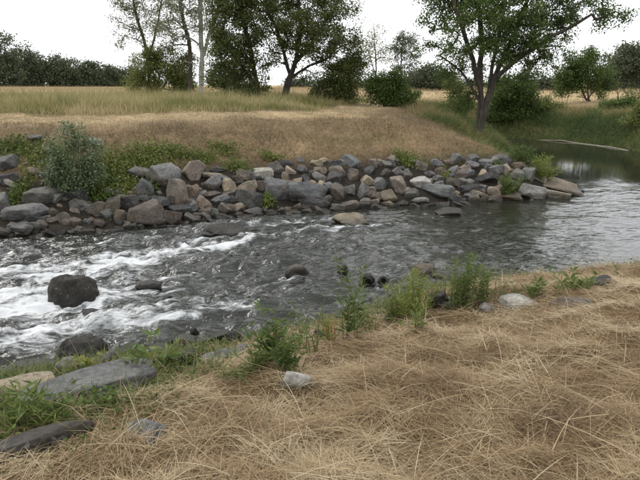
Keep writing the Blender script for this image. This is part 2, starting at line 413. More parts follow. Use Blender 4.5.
# ------------------------------------------------------------------ rocks
def ico(sub):
    bm = bmesh.new(); bmesh.ops.create_icosphere(bm, subdivisions=sub, radius=1)
    v = np.array([q.co[:] for q in bm.verts]); f = np.array([[q.index for q in p.verts] for p in bm.faces]); bm.free()
    return v, f
ICO4, ICO5 = ico(4), ico(5)
def rock_mesh(seed, kind='block', sub=4, mat=None):
    g = np.random.default_rng(seed)
    v, f = ICO4 if sub == 4 else ICO5
    if kind == 'block':
        N = [np.eye(3)[i] * s for i in range(3) for s in (-1, 1)]
        N = [q + g.normal(0, 0.17, 3) for q in N]; D = list(g.uniform(0.74, 0.95, 6))
        for _ in range(8): N.append(g.normal(0, 1, 3)); D.append(g.uniform(0.72, 1.1))
        p = 60
    elif kind == 'slab':
        N = [np.eye(3)[i] * s for i in range(3) for s in (-1, 1)]
        N = [q + g.normal(0, 0.10, 3) for q in N]; D = list(g.uniform(0.80, 0.96, 6))
        for _ in range(4): q = g.normal(0, 1, 3); q[2] *= 0.25; N.append(q); D.append(g.uniform(0.8, 1.05))
        p = 60
    elif kind == 'shard':
        N = [g.normal(0, 1, 3) for _ in range(11)]; D = list(g.uniform(0.55, 0.95, 11)); p = 60
    elif kind == 'lump':
        N = [g.normal(0, 1, 3) for _ in range(9)]; D = list(g.uniform(0.7, 1.0, 9)); p = 9
    else:                                                       # 'round'
        N = [g.normal(0, 1, 3) for _ in range(16)]; D = list(g.uniform(0.8, 1.0, 16)); p = 26
    N = np.array(N); N /= np.linalg.norm(N, axis=1, keepdims=True); D = np.array(D)
    q = np.maximum(v @ N.T, 0) / D
    r = np.minimum((q ** p).sum(1) ** (-1 / p), 1.25)
    o = g.uniform(0, 50, 3)
    if kind == 'lump': r = r * (1 + 0.22 * fbm(v[:, 0] * 1.6 + o[1], v[:, 1] * 1.6 + o[2], v[:, 2] * 1.6 + o[0], 3))
    r = r * (1 + 0.09 * fbm(v[:, 0] * 1.4 + o[0], v[:, 1] * 1.4 + o[1], v[:, 2] * 1.4 + o[2], 3) + 0.045 * fbm(v[:, 0] * 5 + o[0], v[:, 1] * 6 + o[1], v[:, 2] * 6, 3))
    w = v * r[:, None]
    lo, hi = w.min(0), w.max(0)
    w = (w - (lo + hi) / 2) / (hi - lo)                          # unit box, centred
    return mesh_np('rock', w, f, 3, True, mats=[mat or M_ROCK])
VAR = {k: [rock_mesh(100 * i + j, k, 5) for j in range(8)] for i, k in enumerate(('block', 'slab', 'shard', 'round'))}
COLR = {'b': ((0.082, 0.083, 0.083), 'blue-grey'), 'g': ((0.105, 0.102, 0.095), 'grey'), 'd': ((0.042, 0.041, 0.039), 'dark grey'),
        'l': ((0.225, 0.215, 0.192), 'pale grey'), 't': ((0.175, 0.146, 0.110), 'tan'), 'p': ((0.128, 0.105, 0.085), 'pinkish brown'),
        'n': ((0.078, 0.066, 0.053), 'brown'), 'c': ((0.27, 0.215, 0.155), 'cream tan'), 'w': ((0.026, 0.024, 0.020), 'black')}
SHAPE = {'block': 'angular block', 'slab': 'flat slab', 'shard': 'jagged stone', 'round': 'rounded boulder'}
rocks, taken = [], []
def put_rock(c, size, kind, colr, rot=(0, 0, 0), label=None, group=None, px=None, mesh=None, name='rock', cat='rock'):
    me = mesh or VAR[kind][(len(rocks) * 5 + len(rocks) // 7) % 8]
    o = obj(name, me, None, label, cat, group)
    o.location = c; o.scale = size
    o.rotation_euler = rot
    k = COLR[colr][0]; j = rng.uniform(0.72, 1.3)
    o.color = (k[0] * j * rng.uniform(.96, 1.05), k[1] * j, k[2] * j * rng.uniform(.94, 1.06), 1)
    rocks.append((o, px, kind, colr, max(size)))
    return o
def rock_px(px, py, w, h, kind, colr, tilt=0, depth=None, lift=0.2, label=None, group=None, uniq=False, yaw=None, name='rock', cat='rock'):
    p = hit(px, py); dist = np.linalg.norm(p - [0, 0, EYE]); k = dist * FPX / np.hypot(FPX, np.hypot(px - 320, 240 - py)) / FPX
    W, Hh = w * k, h * k
    D = (depth * k) if depth else max(0.65 * W, Hh) * rng.uniform(0.85, 1.1)
    d = ray(px, py); d /= np.linalg.norm(d)
    c = p - d * Hh * lift
    y = (rng.uniform(-0.65, 0.65) if yaw is None else yaw)
    sub = rock_mesh(int(px * 11 + py * 17), kind, 5 if w > 30 else 4) if uniq else None
    taken.append((px, py, w / 2, h / 2))
    return put_rock(c, (W * 1.10, D * 1.15, Hh * 1.16), kind, colr, (rng.uniform(-.4, .35) if yaw is None else rng.uniform(-.1, .1), R(tilt) + (rng.normal(0, .16) if yaw is None and kind != 'slab' else 0), y), label, group, (px, py), sub, name, cat)

FARROCKS = [  # px, py, width, height, shape, colour, tilt in degrees (clockwise)
 (9,164,19,16,'shard','b',10),(9,180,18,15,'block','d',0),(4,205,16,20,'block','b',5),(25,214,43,19,'round','g',-6),(42,197,35,17,'block','g',0),
 (22,228,26,8,'slab','g',0),(3,234,14,12,'round','n',0),(35,139,17,8,'shard','b',0),(96,143,16,10,'round','l',0),(80,206,21,12,'shard','g',20),(75,196,26,14,'block','d',0),
 (99,210,13,16,'block','n',0),(113,207,14,20,'block','n',10),(52,212,11,7,'round','n',0),(43,225,10,11,'round','n',0),(54,221,11,8,'shard','n',-20),(64,219,12,11,'block','n',-20),
 (75,222,13,6,'slab','n',8),(98,224,13,9,'round','n',0),(96,232,17,4,'slab','g',0),(140,174,23,13,'round','g',-8),(163,178,23,26,'block','g',35),(145,189,17,15,'block','b',20),
 (158,203,20,14,'shard','b',25),(146,217,33,26,'round','n',0),(130,204,21,15,'block','d',-15),(121,217,14,15,'round','n',0),(180,193,19,24,'block','p',-15),(193,172,17,22,'block','p',30),
 (171,218,17,16,'block','n',20),(195,194,11,13,'block','p',20),(180,211,22,9,'slab','d',0),(172,197,8,9,'round','c',0),(203,204,16,11,'block','p',42),(229,186,14,14,'block','t',15),
 (213,176,20,5,'slab','t',8),(217,170,15,7,'shard','d',5),(220,203,21,13,'shard','b',-15),(247,200,31,17,'block','d',0),(247,187,20,9,'block','t',-5),(263,174,18,12,'block','l',0),
 (254,212,22,10,'shard','g',22),(213,184,17,14,'shard','g',-20),(213,195,16,8,'shard','n',-15),(262,186,11,10,'block','p',0),(245,218,18,6,'slab','n',0),(238,216,10,7,'round','n',0),
 (249,176,13,11,'shard','g',0),(276,170,18,14,'shard','g',35),(313,203,30,11,'slab','d',12),(287,212,15,9,'shard','t',-25),(322,213,22,10,'block','n',0),
 (338,208,13,7,'block','l',10),(316,164,13,7,'shard','t',-10),(320,171,10,9,'block','t',20),(337,172,18,11,'round','p',0),(335,180,14,15,'shard','d',40),(298,181,9,6,'block','c',0),
 (305,180,6,10,'block','b',0),(322,178,19,9,'shard','g',25),(320,187,7,11,'block','t',15),(312,184,10,6,'slab','t',10),(285,179,7,13,'block','t',0),(328,188,11,10,'block','g',30),
 (338,193,15,14,'block','n',0),(301,161,9,6,'shard','g',35),(302,170,11,9,'shard','g',30),(307,209,14,7,'shard','n',15),(351,162,18,9,'slab','b',28),(368,171,15,8,'shard','b',-10),
 (353,177,17,12,'shard','n',-40),(349,190,12,10,'block','g',0),(362,192,14,15,'shard','g',0),(367,182,12,12,'block','t',50),(379,185,16,12,'block','b',-30),(399,185,14,17,'block','p',-15),
 (389,198,19,14,'shard','t',25),(411,195,15,10,'block','g',0),(420,183,19,11,'block','l',-15),(420,202,18,9,'round','l',-10),(437,191,31,13,'round','b',5),(365,203,10,9,'block','l',0),
 (374,203,10,8,'block','t',0),(388,205,16,7,'block','t',0),(437,164,13,9,'round','b',0),(350,206,16,9,'block','n',0),(374,164,9,9,'block','p',10),(398,172,11,9,'shard','g',0),
 (457,159,12,10,'block','g',30),(449,162,9,6,'round','t',0),(441,173,12,10,'block','p',-15),(469,190,22,9,'slab','d',0),(482,197,16,8,'block','t',0),(494,193,13,12,'block','t',0),
 (511,197,21,7,'slab','t',0),(453,199,16,7,'shard','t',0),(468,174,13,9,'shard','b',-30),(499,158,18,8,'shard','b',10),(472,160,12,10,'block','b',10),(485,163,15,6,'slab','g',0),
 (485,178,27,9,'shard','d',-8),(455,171,14,10,'shard','g',0),(451,184,17,11,'round','n',0),(437,205,13,6,'round','n',0),(458,206,14,6,'round','n',0),(506,172,7,13,'block','t',0),
 (532,192,25,13,'slab','l',12),(556,196,25,9,'slab','l',8),(560,187,42,7,'slab','t',12),(577,192,16,5,'slab','d',4),(539,179,13,8,'block','l',0),(517,176,16,12,'round','g',20),
 (527,176,10,16,'block','g',0),(511,186,15,10,'block','g',0),(504,160,20,10,'shard','g',15),(531,201,8,4,'round','n',0),(472,166,14,9,'shard','g',0),(495,170,16,9,'block','b',0),(462,183,13,9,'shard','g',0),
 (189,203,12,8,'block','n',0),(232,200,11,8,'shard','d',0),(230,208,13,8,'round','n',0),(205,212,14,7,'round','n',0),(271,214,14,8,'round','n',0),(297,208,11,8,'block','n',0),(226,194,14,7,'shard','n',0),(237,180,12,8,'shard','n',0),(290,172,11,9,'shard','t',0),(385,173,11,8,'shard','n',0),
 (429,174,12,8,'shard','g',0),(408,177,10,8,'block','n',0),(343,163,10,6,'shard','g',0),(328,163,9,6,'shard','n',0),(387,165,10,7,'shard','g',0),(402,204,12,6,'round','n',0),(428,206,14,5,'slab','n',0),(481,188,12,6,'block','g',0)]
for a in FARROCKS: rock_px(*a)
rock_px(278, 190, 31, 24, 'round', 'b', 12, uniq=True, label='largest boulder of the far bank, blue-grey, sloping left near the middle')
rock_px(306, 193, 40, 15, 'slab', 'b', 10, uniq=True, label='long blue-grey slab leaning on the largest boulder of the far bank')
rock_px(12, 184, 15, 6, 'slab', 'l', 28, label='thin pale slab tilted on the far bank near the left edge')
n_hero = len(rocks)
# smaller stones packed into the gaps of the riprap
fill_px = []
for _ in range(4000):
    if len(fill_px) >= 135: break
    px = rng.uniform(0, 540)
    lo = np.interp(px, [0, 60, 200, 300, 400, 450, 520, 560], [236, 234, 223, 213, 206, 204, 200, 196])
    hi = np.interp(px, [0, 100, 190, 200, 250, 330, 400, 450, 480, 520, 560], [150, 192, 186, 166, 166, 158, 160, 157, 156, 162, 182])
    py = rng.uniform(hi, lo)
    if any(abs(px - a) < c * 0.62 and abs(py - b) < d * 0.62 for a, b, c, d in taken): continue
    w = rng.uniform(7, 15); h = w * rng.uniform(0.5, 0.85)
    fill_px.append((px, py))
    rock_px(px, py, w, h, ['block', 'shard', 'round', 'slab'][rng.integers(4)], 'gbdntpg'[rng.integers(7)], rng.uniform(-35, 35), lift=0.05)

for px in np.arange(2, 470, 7.5):
    px = px + rng.uniform(-3, 3)
    lo = np.interp(px, [0, 60, 200, 300, 400, 450, 520], [237, 236, 224, 215, 207, 205, 202])
    w = rng.uniform(8, 17); py = lo - rng.uniform(-1.5, 4)
    if any(abs(px - a) < c * 0.5 and abs(py - b) < d * 0.5 for a, b, c, d in taken): continue
    rock_px(px, py, w, w * rng.uniform(.4, .65), ['block', 'shard', 'round', 'slab'][rng.integers(4)], 'gdnndb'[rng.integers(6)], rng.uniform(-15, 15), lift=0.05)
# labels that say which stone, from look, height on the bank and what it lies near
def sector(px, py):
    for lim, s in ((30, 'at left edge'), (90, 'below silvery shrub'), (135, 'below green creepers'), (178, 'beside green creepers'), (240, 'left of largest boulder'),
                   (292, 'by largest boulder'), (345, 'right of largest boulder'), (400, 'behind flat river boulder'), (450, 'right of centre'), (505, 'short of rocky point'), (700, 'on rocky point')):
        if px < lim: return s
def row(px, py):
    b = np.interp(px, [0, 60, 200, 300, 400, 450, 520, 590], [236, 234, 223, 213, 206, 204, 200, 196])
    return 'at far waterline' if b - py < 13 else ('halfway up far bank' if b - py < 32 else 'atop far bank')
ORD = ['leftmost', 'second from left', 'third from left', 'fourth from left', 'fifth from left', 'sixth from left', 'seventh from left', 'eighth from left', 'ninth from left', 'tenth from left']
keys = {}
for i, (o, px, kind, c, sz) in enumerate(rocks):
    if 'label' in o: continue
    small = i >= n_hero
    word = 'small' if small else ('big' if sz > 0.75 else 'medium')
    lab = f"{word} {COLR[c][1]} {SHAPE[kind]} {row(*px)}, {sector(*px)}"
    keys.setdefault(lab, []).append((px[0], o))
for lab, L in keys.items():
    L.sort(key=lambda q: q[0])
    for i, (_, o) in enumerate(L):
        o['label'] = lab if len(L) == 1 else f"{lab}, {ORD[i]}"
        o['group'] = 'riprap stones on the far bank'

# river boulders and stones on the near bank
def river_rock(px, py, w, h, kind, colr, tilt, label, sub=True, lift=0.0, z=0.0, depth=None, yaw=None, seed=None):
    p = on_z(px, py + h * 0.5, z); k = (p[1] * _cp + (EYE - p[2]) * _sp) / FPX
    W, Hh = w * k, h * k * 1.75
    D_ = depth * k if depth else W * 0.8
    o = put_rock((p[0], p[1] + D_ * 0.42, z + Hh * (0.0 + lift)), (W * 1.05, D_, Hh), kind, colr, (rng.uniform(-.1, .1), R(tilt), rng.uniform(-.25, .25) if yaw is None else yaw),
                 label, None, (px, py), rock_mesh(seed if seed else int(px * 7 + py * 13), kind, 5 if w > 30 else 4), 'boulder', 'boulder')
    o['group'] = 'boulders in the river'
    return o
river_rock(68, 291, 52, 35, 'lump', 'w', 4, 'big dark wet boulder breaking the white water at left', lift=0.0)
river_rock(224, 235, 44, 9, 'lump', 'w', 0, 'low dark mossy rock awash near the far bank riprap', lift=0.22)
river_rock(351, 221, 38, 13, 'lump', 't', 4, 'flat brown boulder lying in the water off the far riprap')
river_rock(297, 271, 24, 15, 'lump', 'n', 18, 'pointed greenish brown boulder in midstream')
river_rock(343, 269, 12, 11, 'lump', 'w', 0, 'small dark round boulder in midstream behind the tall stalk')
river_rock(368, 277, 14, 8, 'lump', 'w', 0, 'small dark boulder right of the tall weed stalk, left of a pair')
river_rock(384, 278, 12, 6, 'lump', 'w', 0, 'smallest dark boulder right of the tall weed stalk')
river_rock(425, 272, 36, 12, 'lump', 'n', 0, 'reddish brown boulder behind the yellowish weeds')
river_rock(75, 353, 50, 24, 'lump', 'w', -12, 'black wet boulder at the near waterline on the left', lift=0.05)
river_rock(168, 301, 13, 8, 'lump', 'w', 0, 'small dark rock poking out of the rapids', lift=0.15)
river_rock(148, 289, 30, 8, 'lump', 'w', -8, 'low wet ledge of rock awash right of the big boulder', lift=0.22)
river_rock(140, 314, 16, 6, 'lump', 'w', 0, 'tiny dark rock awash below the small rock in the rapids', lift=0.2)
river_rock(90, 316, 22, 8, 'lump', 'w', -10, 'low dark rock in the foam below the big boulder', lift=0.2)
river_rock(230, 338, 24, 14, 'lump', 'w', -25, 'dark wedge-shaped rock by the near waterline')
river_rock(194, 331, 9, 9, 'lump', 'w', 0, 'little dark rock near the near waterline')
river_rock(150, 348, 16, 6, 'lump', 'w', 0, 'dark rock awash above the leafy stalk at left')
river_rock(118, 356, 24, 8, 'lump', 'w', 0, 'dark flat rock at the near waterline right of the black boulder')
river_rock(451, 213, 30, 5, 'slab', 'n', 0, 'flat brown rock awash off the far bank at right')
river_rock(22, 378, 52, 10, 'slab', 'w', 0, 'black wet ledge at the near waterline by the left edge')
RUBW = ['right of the black boulder', 'just left of the leafy stalk', 'under the leafy stalk', 'above the leafy weeds', 'lapped by water above the weeds', 'left of the little dark rock', 'right of the little dark rock', 'left of the wedge rock', 'below the little dark rock', 'touching the wedge rock', 'right of the wedge rock', 'left of the bushy weeds', 'behind the leafy green weeds', 'before the low weeds', 'at the top of the long slab', 'right of the tan slab', 'behind the tan slab', 'behind the bushy weeds', 'left of the tallest stalk', 'behind the green weeds', 'left of the dense clump', 'at the foot of the dense clump']
n_riv = len(rocks)
def bank_rock(px, py, w, h, kind, colr, tilt, label, depth=None, yaw=0.0, lift=0.25):
    o = rock_px(px, py, w, h, kind, colr, tilt, depth, lift, label, 'stones on the near bank', True, yaw, 'stone', 'stone')
    return o
def laid_slab(px, py, size, yaw, roll, pitch, colr, lift, label):
    p = hit(px, py)
    return put_rock((p[0], p[1], p[2] + lift), size, 'slab', colr, (R(roll), R(pitch), R(yaw)), label, 'stones on the near bank', (px, py), rock_mesh(int(px * 5 + py * 3), 'slab', 5), 'stone', 'stone')
laid_slab(92, 399, (0.95, 0.30, 0.13), 47, 8, 3, 'g', 0.11, 'long grey plank-like stone slab sloping up from the left bank')
laid_slab(36, 455, (0.62, 0.13, 0.13), 34, 0, -4, 'd', 0.07, 'dark weathered slab half buried in grass at bottom left')
bank_rock(28, 391, 62, 26, 'slab', 't', -3, 'flat tan slab at the left edge beside the water', depth=44, lift=0.5)
bank_rock(72, 371, 32, 20, 'block', 'g', 8, 'grey angular stone between the black boulder and the long slab')
bank_rock(102, 366, 26, 20, 'block', 'd', -10, 'dark angular stone above the long slab, behind weeds')
bank_rock(127, 370, 20, 14, 'block', 'b', 0, 'blue-grey stone at the upper end of the long slab')
bank_rock(143, 436, 38, 14, 'slab', 'b', -8, 'pale blue-grey flat stone showing through the straw at bottom left', depth=44, lift=0.15)
bank_rock(297, 380, 27, 15, 'round', 'l', 0, 'small pale grey stone at the edge of the straw', lift=0.5)
bank_rock(228, 356, 36, 15, 'round', 'b', -8, 'blue-grey rounded stone behind the green weeds')
bank_rock(196, 352, 34, 12, 'shard', 'n', 0, 'brown stone at the near waterline among rubble')
bank_rock(208, 362, 20, 14, 'block', 'g', -30, 'grey tilted stone among rubble by the near waterline')
bank_rock(178, 360, 24, 8, 'slab', 'g', 0, 'flat grey stone left of the rubble by the near waterline')
g2 = np.random.default_rng(5)
RUB = [(128, 352, 'd'), (140, 358, 'g'), (153, 361, 'n'), (163, 352, 'w'), (176, 347, 'w'), (186, 343, 'd'), (205, 345, 'w'), (216, 349, 'n'), (188, 358, 'd'), (221, 341, 'w'), (250, 340, 'w'), (262, 346, 'd'), (148, 368, 'g'), (218, 368, 'n'), (113, 374, 'd'), (60, 377, 'd'), (46, 372, 'w'), (275, 352, 'd'), (322, 336, 'w'), (375, 318, 'w'), (437, 300, 'w'), (452, 305, 'g')]
for i, (px, py, c) in enumerate(RUB):
    w_ = g2.uniform(13, 25)
    o = rock_px(px, py, w_, w_ * g2.uniform(.45, .7), ['block', 'shard', 'slab'][i % 3], c, g2.uniform(-25, 25), None, 0.42, f"small {COLR[c][1]} {SHAPE[['block', 'shard', 'slab'][i % 3]]} of near waterline rubble, {RUBW[i]}", 'rubble at the near waterline', False, None, 'stone', 'stone')
bank_rock(243, 349, 14, 9, 'block', 'g', 0, 'small grey block right of the wedge-shaped rock')
bank_rock(522, 303, 38, 12, 'round', 'l', 0, 'pale low stone on the bank edge right of the tall green weeds', lift=0.35)
bank_rock(487, 308, 14, 10, 'round', 'l', 0, 'little pale stone at the foot of the tall green weeds', lift=0.35)
bank_rock(568, 304, 34, 12, 'round', 'n', -10, 'brown stone half hidden in straw at right', lift=0.35)
bank_rock(585, 303, 16, 8, 'block', 'b', 0, 'small blue-grey stone beside the half hidden brown stone', lift=0.5)
bank_rock(597, 282, 24, 10, 'round', 'd', -8, 'dark grey stone against the water at right', lift=0.6)
bank_rock(392, 318, 18, 10, 'round', 'b', 0, 'blue-grey stone under the yellowish weeds', lift=0.35)
bank_rock(340, 333, 16, 8, 'round', 'd', 0, 'dark stone at the foot of the tall stalk', lift=0.3)

# ------------------------------------------------------------------ blades and leaves
def blades(name, base, lean, length, width, arch=0.0, segs=3, mat=None, rnd=None, up=None, droop=None):
    """base (n,3); lean (n,3) growing direction (unit); blade bends down by droop"""
    n = len(base); length = np.broadcast_to(length, n)[:, None]; width = np.broadcast_to(width, n)[:, None]
    dr = np.broadcast_to(0.0 if droop is None else droop, n)[:, None]
    side = np.cross(lean, np.c_[rng.normal(0, .5, n), rng.normal(0, .5, n), np.ones(n)]); side /= np.linalg.norm(side, axis=1, keepdims=True) + 1e-9
    hz = lean * [1, 1, 0]; hz = hz / (np.linalg.norm(hz, axis=1, keepdims=True) + 1e-6)
    P = []
    for k in range(segs):
        t = k / segs
        c = base + length * (lean * t) + length * dr * t * t * (hz * 0.5 - np.array([0, 0, 1.0]))
        w = width * (1 - 0.55 * t) * 0.5
        P += [c - side * w, c + side * w]
    P.append(base + length * lean + length * dr * (hz * 0.5 - np.array([0, 0, 1.0])))
    Vv = np.stack(P, 1); nv = 2 * segs + 1
    T = []
    for k in range(segs - 1): a = 2 * k; T += [(a, a + 1, a + 3), (a, a + 3, a + 2)]
    a = 2 * (segs - 1); T.append((a, a + 1, a + 2))
    T = np.array(T); Fx = (np.arange(n)[:, None, None] * nv + T[None]).reshape(-1, 3)
    r = rng.random(n) if rnd is None else rnd
    return mesh_np(name, Vv.reshape(-1, 3), Fx, 3, False, {'rnd': np.repeat(r, len(T))}, mats=[mat] if mat else [])
def unit(v): return v / (np.linalg.norm(v, axis=-1, keepdims=True) + 1e-9)
def leaves(name, pos, direc, length, width, rnd, mat):
    """diamond leaves folded a little along the midrib: two triangles each"""
    n = len(pos); L = np.broadcast_to(length, n)[:, None]; W = np.broadcast_to(width, n)[:, None]
    nr = unit(rng.normal(0, 1, (n, 3)) + [0, 0, 0.9]); d = unit(direc); s = unit(np.cross(d, nr)); nr = np.cross(s, d)
    Vv = np.stack([pos, pos + d * L * 0.45 + s * W * .5 + nr * W * .15, pos + d * L, pos + d * L * 0.45 - s * W * .5 + nr * W * .15], 1)
    T = np.array([(0, 1, 2), (0, 2, 3)]); Fx = (np.arange(n)[:, None, None] * 4 + T[None]).reshape(-1, 3)
    return mesh_np(name, Vv.reshape(-1, 3), Fx, 3, False, {'rnd': np.repeat(rnd, 2)}, mats=[mat])
def tubes(name, P0, P1, r0, r1, mat, k=6):
    d = unit(P1 - P0); a = np.where(np.abs(d[:, 2:3]) > 0.9, [[1.0, 0, 0]], [[0, 0, 1.0]])
    s = unit(np.cross(d, a)); t = np.cross(s, d); n = len(P0)
    th = np.linspace(0, 2 * np.pi, k, endpoint=False)
    ring = s[:, None] * np.cos(th)[None, :, None] + t[:, None] * np.sin(th)[None, :, None]
    Vv = np.concatenate([P0[:, None] + ring * r0[:, None, None], P1[:, None] + ring * r1[:, None, None]], 1)
    q = np.array([(i, (i + 1) % k, k + (i + 1) % k, k + i) for i in range(k)])
    return mesh_np(name, Vv.reshape(-1, 3), (np.arange(n)[:, None, None] * 2 * k + q[None]).reshape(-1, 4), 4, True, mats=[mat])

M_STRAW = leaf_mat('straw', [(0.0, (0.060, 0.035, 0.017)), (0.25, (0.155, 0.096, 0.045)), (0.55, (0.255, 0.178, 0.091)), (0.82, (0.345, 0.268, 0.155)), (1.0, (0.45, 0.375, 0.25))], 0.15, 0.6, 0.25)
M_MOWN = leaf_mat('mown_grass', [(0.0, (0.095, 0.065, 0.036)), (0.4, (0.20, 0.148, 0.082)), (0.85, (0.33, 0.262, 0.158)), (1.0, (0.13, 0.14, 0.045))], 0.15)
M_TALL = leaf_mat('tall_grass', [(0.0, (0.075, 0.10, 0.025)), (0.4, (0.19, 0.185, 0.062)), (0.75, (0.31, 0.26, 0.115)), (1.0, (0.40, 0.33, 0.18))], 0.25)
M_GREENGRASS = leaf_mat('green_grass', [(0.0, (0.038, 0.062, 0.016)), (0.45, (0.078, 0.11, 0.028)), (0.8, (0.14, 0.15, 0.045)), (1.0, (0.24, 0.19, 0.09))], 0.3)
M_GOLD = leaf_mat('golden_grass', [(0.0, (0.22, 0.165, 0.08)), (1.0, (0.36, 0.285, 0.165))], 0.2)

# mown straw lying on the near bank
def sample(n, x0, x1, y0, y1, fn):
    out = []; tot = 0
    while tot < n:
        x = rng.uniform(x0, x1, n); y = rng.uniform(y0, y1, n)
        z, s, near, wat = terrain(x, y, True)
        k = rng.random(n) < fn(x, y, s, near, wat)
        out.append(np.c_[x, y, z, s][k]); tot += k.sum()
    return np.vstack(out)[:n]
def f_straw(x, y, s, near, wat):
    d = np.hypot(x, y)
    q = sstep(-0.5, -1.3, x)
    edge = sstep(0.35, 1.3, s + 0.5 * fbm(x * 1.5, y * 1.5, 11.0, 3) + 0.4 * sstep(1.0, 3, x) - 1.95 * q)
    left = 1 - 0.3 * q
    return near * (~wat) * edge * left * np.minimum(1, (3.0 / d) ** 1.2) * (np.abs(x) < 0.72 * y + 1.6)
B = sample(180000, -6, 9, 0.9, 10.5, f_straw)
n = len(B)
yaw = fbm(B[:, 0] * 0.55, B[:, 1] * 0.55, 21.0, 3) * 7 + fbm(B[:, 0] * 2.2, B[:, 1] * 2.2, 23.0, 2) * 2.2 + rng.normal(0, 0.8, n) + np.where(rng.random(n) < 0.5, 0, math.pi) + 0.3
pit = np.abs(rng.normal(0.10, 0.28, n))
Ln = np.clip(rng.gamma(3.2, 0.048, n), 0.04, 0.5)
lean = np.c_[np.cos(yaw) * np.cos(pit), np.sin(yaw) * np.cos(pit), np.sin(pit)]
heap = 0.035 + 0.05 * np.maximum(0, fbm(B[:, 0] * 1.1, B[:, 1] * 1.6, 31.0, 3))
base = B[:, :3] + np.c_[np.zeros(n), np.zeros(n), rng.random(n) ** 1.6 * heap]
patch = 0.5 + 0.5 * fbm(B[:, 0] * 0.9, B[:, 1] * 0.9, 41.0, 3)
fine = fbm(B[:, 0] * 3.2, B[:, 1] * 3.8, 43.0, 3)
tone = np.clip(0.5 * rng.random(n) + 0.5 * (0.5 + 1.3 * (patch - 0.5)) + 0.55 * fine + rng.normal(0, 0.08, n), 0, 1)
me = blades('straw', base, lean, Ln, rng.uniform(0.0014, 0.0036, n), segs=2, mat=M_STRAW, rnd=tone, droop=np.sin(pit) * rng.uniform(0.7, 1.3, n))
obj('straw', me, label='loose mown dry straw covering the near bank', cat='straw', kind='stuff')
# pale single stalks and stubble standing out of it
B = sample(1500, -5, 8, 1.0, 9.5, f_straw); n = len(B)
yaw = rng.uniform(0, 2 * math.pi, n); pit = np.abs(rng.normal(0.25, 0.35, n))
lean = np.c_[np.cos(yaw) * np.cos(pit), np.sin(yaw) * np.cos(pit), np.sin(pit)]
me = blades('stalk', B[:, :3] + [0, 0, 0.03], lean, rng.uniform(0.15, 0.5, n), rng.uniform(0.0022, 0.0045, n), segs=4, mat=M_STRAW, rnd=rng.uniform(.75, 1, n), droop=np.sin(pit) * rng.uniform(.4, 1, n))
obj('straw_stalks', me, label='long pale single stalks lying on the mown straw', cat='stalks', kind='stuff')

# green grass along the near bank edge
def f_edge(x, y, s, near, wat):
    g = sstep(0.15, 0.4, s) * sstep(1.5, 0.8, s + 0.4 * fbm(x * 1.3, y * 1.3, 51.0, 3))
    g = g * (0.25 + 0.75 * sstep(0.45, 0.6, 0.5 + 0.5 * fbm(x * 1.1, y * 1.1, 53.0, 3)))
    lf = sstep(-0.7, -1.3, x) * sstep(3.6, 2.4, s) * 0.9
    rt = 1 - 0.75 * sstep(1.5, 3, x)
    rt = rt * (1 - 0.92 * sstep(0.95, 0.6, s) * sstep(-0.2, -0.6, x))
    return near * (~wat) * np.clip(g + lf, 0, 1) * rt * (np.abs(x) < 0.72 * y + 1.2)
B = sample(26000, -6, 7, 2.0, 10, f_edge); n = len(B)
yaw = rng.uniform(0, 2 * math.pi, n); pit = rng.normal(0.85, 0.35, n)
lean = np.c_[np.cos(yaw) * np.cos(pit), np.sin(yaw) * np.cos(pit), np.abs(np.sin(pit))]
me = blades('grass', B[:, :3], lean, rng.gamma(5, 0.034, n), rng.uniform(0.003, 0.008, n), segs=2, mat=M_GREENGRASS, rnd=np.clip(rng.beta(2, 2.2, n) + 0.25 * (0.5 + fbm(B[:, 0], B[:, 1], 3., 2)), 0, 1), droop=rng.uniform(0.1, 0.5, n))
obj('bank_grass', me, label='fringe of green and yellowing grass along the near water edge', cat='grass', kind='stuff')

B = sample(9000, -6, 6, 2.0, 10, f_edge); n = len(B)
M_GLEAF = leaf_mat('ground_leaf', [(0.0, (0.03, 0.05, 0.012)), (0.5, (0.065, 0.10, 0.025)), (1.0, (0.12, 0.145, 0.04))], 0.3)
obj('ground_leaves', leaves('ground_leaves', B[:, :3] + np.c_[np.zeros((n, 2)), np.abs(rng.normal(0, 0.05, n))], unit(rng.normal(0, 1, (n, 3)) + [0, 0, .3]), rng.uniform(.02, .05, n), rng.uniform(.014, .03, n), rng.random(n), M_GLEAF),
    label='low clover-like leaves spread along the near bank edge', cat='ground cover', kind='stuff')
# short dry grass on the mown far bank
def f_mown(x, y, s, near, wat):
    top = np.interp(x, [-12, -3, 2, 4, 6, 8], [2.3, 2.3, 2.1, 1.6, 1.3, 1.0])
    return (~near) * (~wat) * sstep(top - 0.3, top + 0.3, s + 0.35 * fbm(x * 1.2, y * 1.2, 61.0, 3)) * sstep(11, 8, s) * (x < 9) * (np.abs(x) < 0.66 * y + 1)
B = sample(115000, -15, 9, 11, 30, f_mown); n = len(B)
yaw = rng.uniform(0, 2 * math.pi, n); pit = rng.normal(0.7, 0.4, n)
lean = np.c_[np.cos(yaw) * np.cos(pit), np.sin(yaw) * np.cos(pit), np.abs(np.sin(pit))]
pt = 0.5 + 0.5 * fbm(B[:, 0] * 0.6, B[:, 1] * 0.9, 63.0, 3)
edge = sstep(3.9, 2.5, B[:, 3]) * sstep(0.45, 0.62, 0.5 + 0.5 * fbm(B[:, 0] * .9, B[:, 1] * .9, 65., 2))
path = sstep(4.6, 6.0, B[:, 3] + 0.8 * fbm(B[:, 0] * .5, B[:, 1] * .5, 68., 3)) * sstep(8.5, 7.4, B[:, 3])
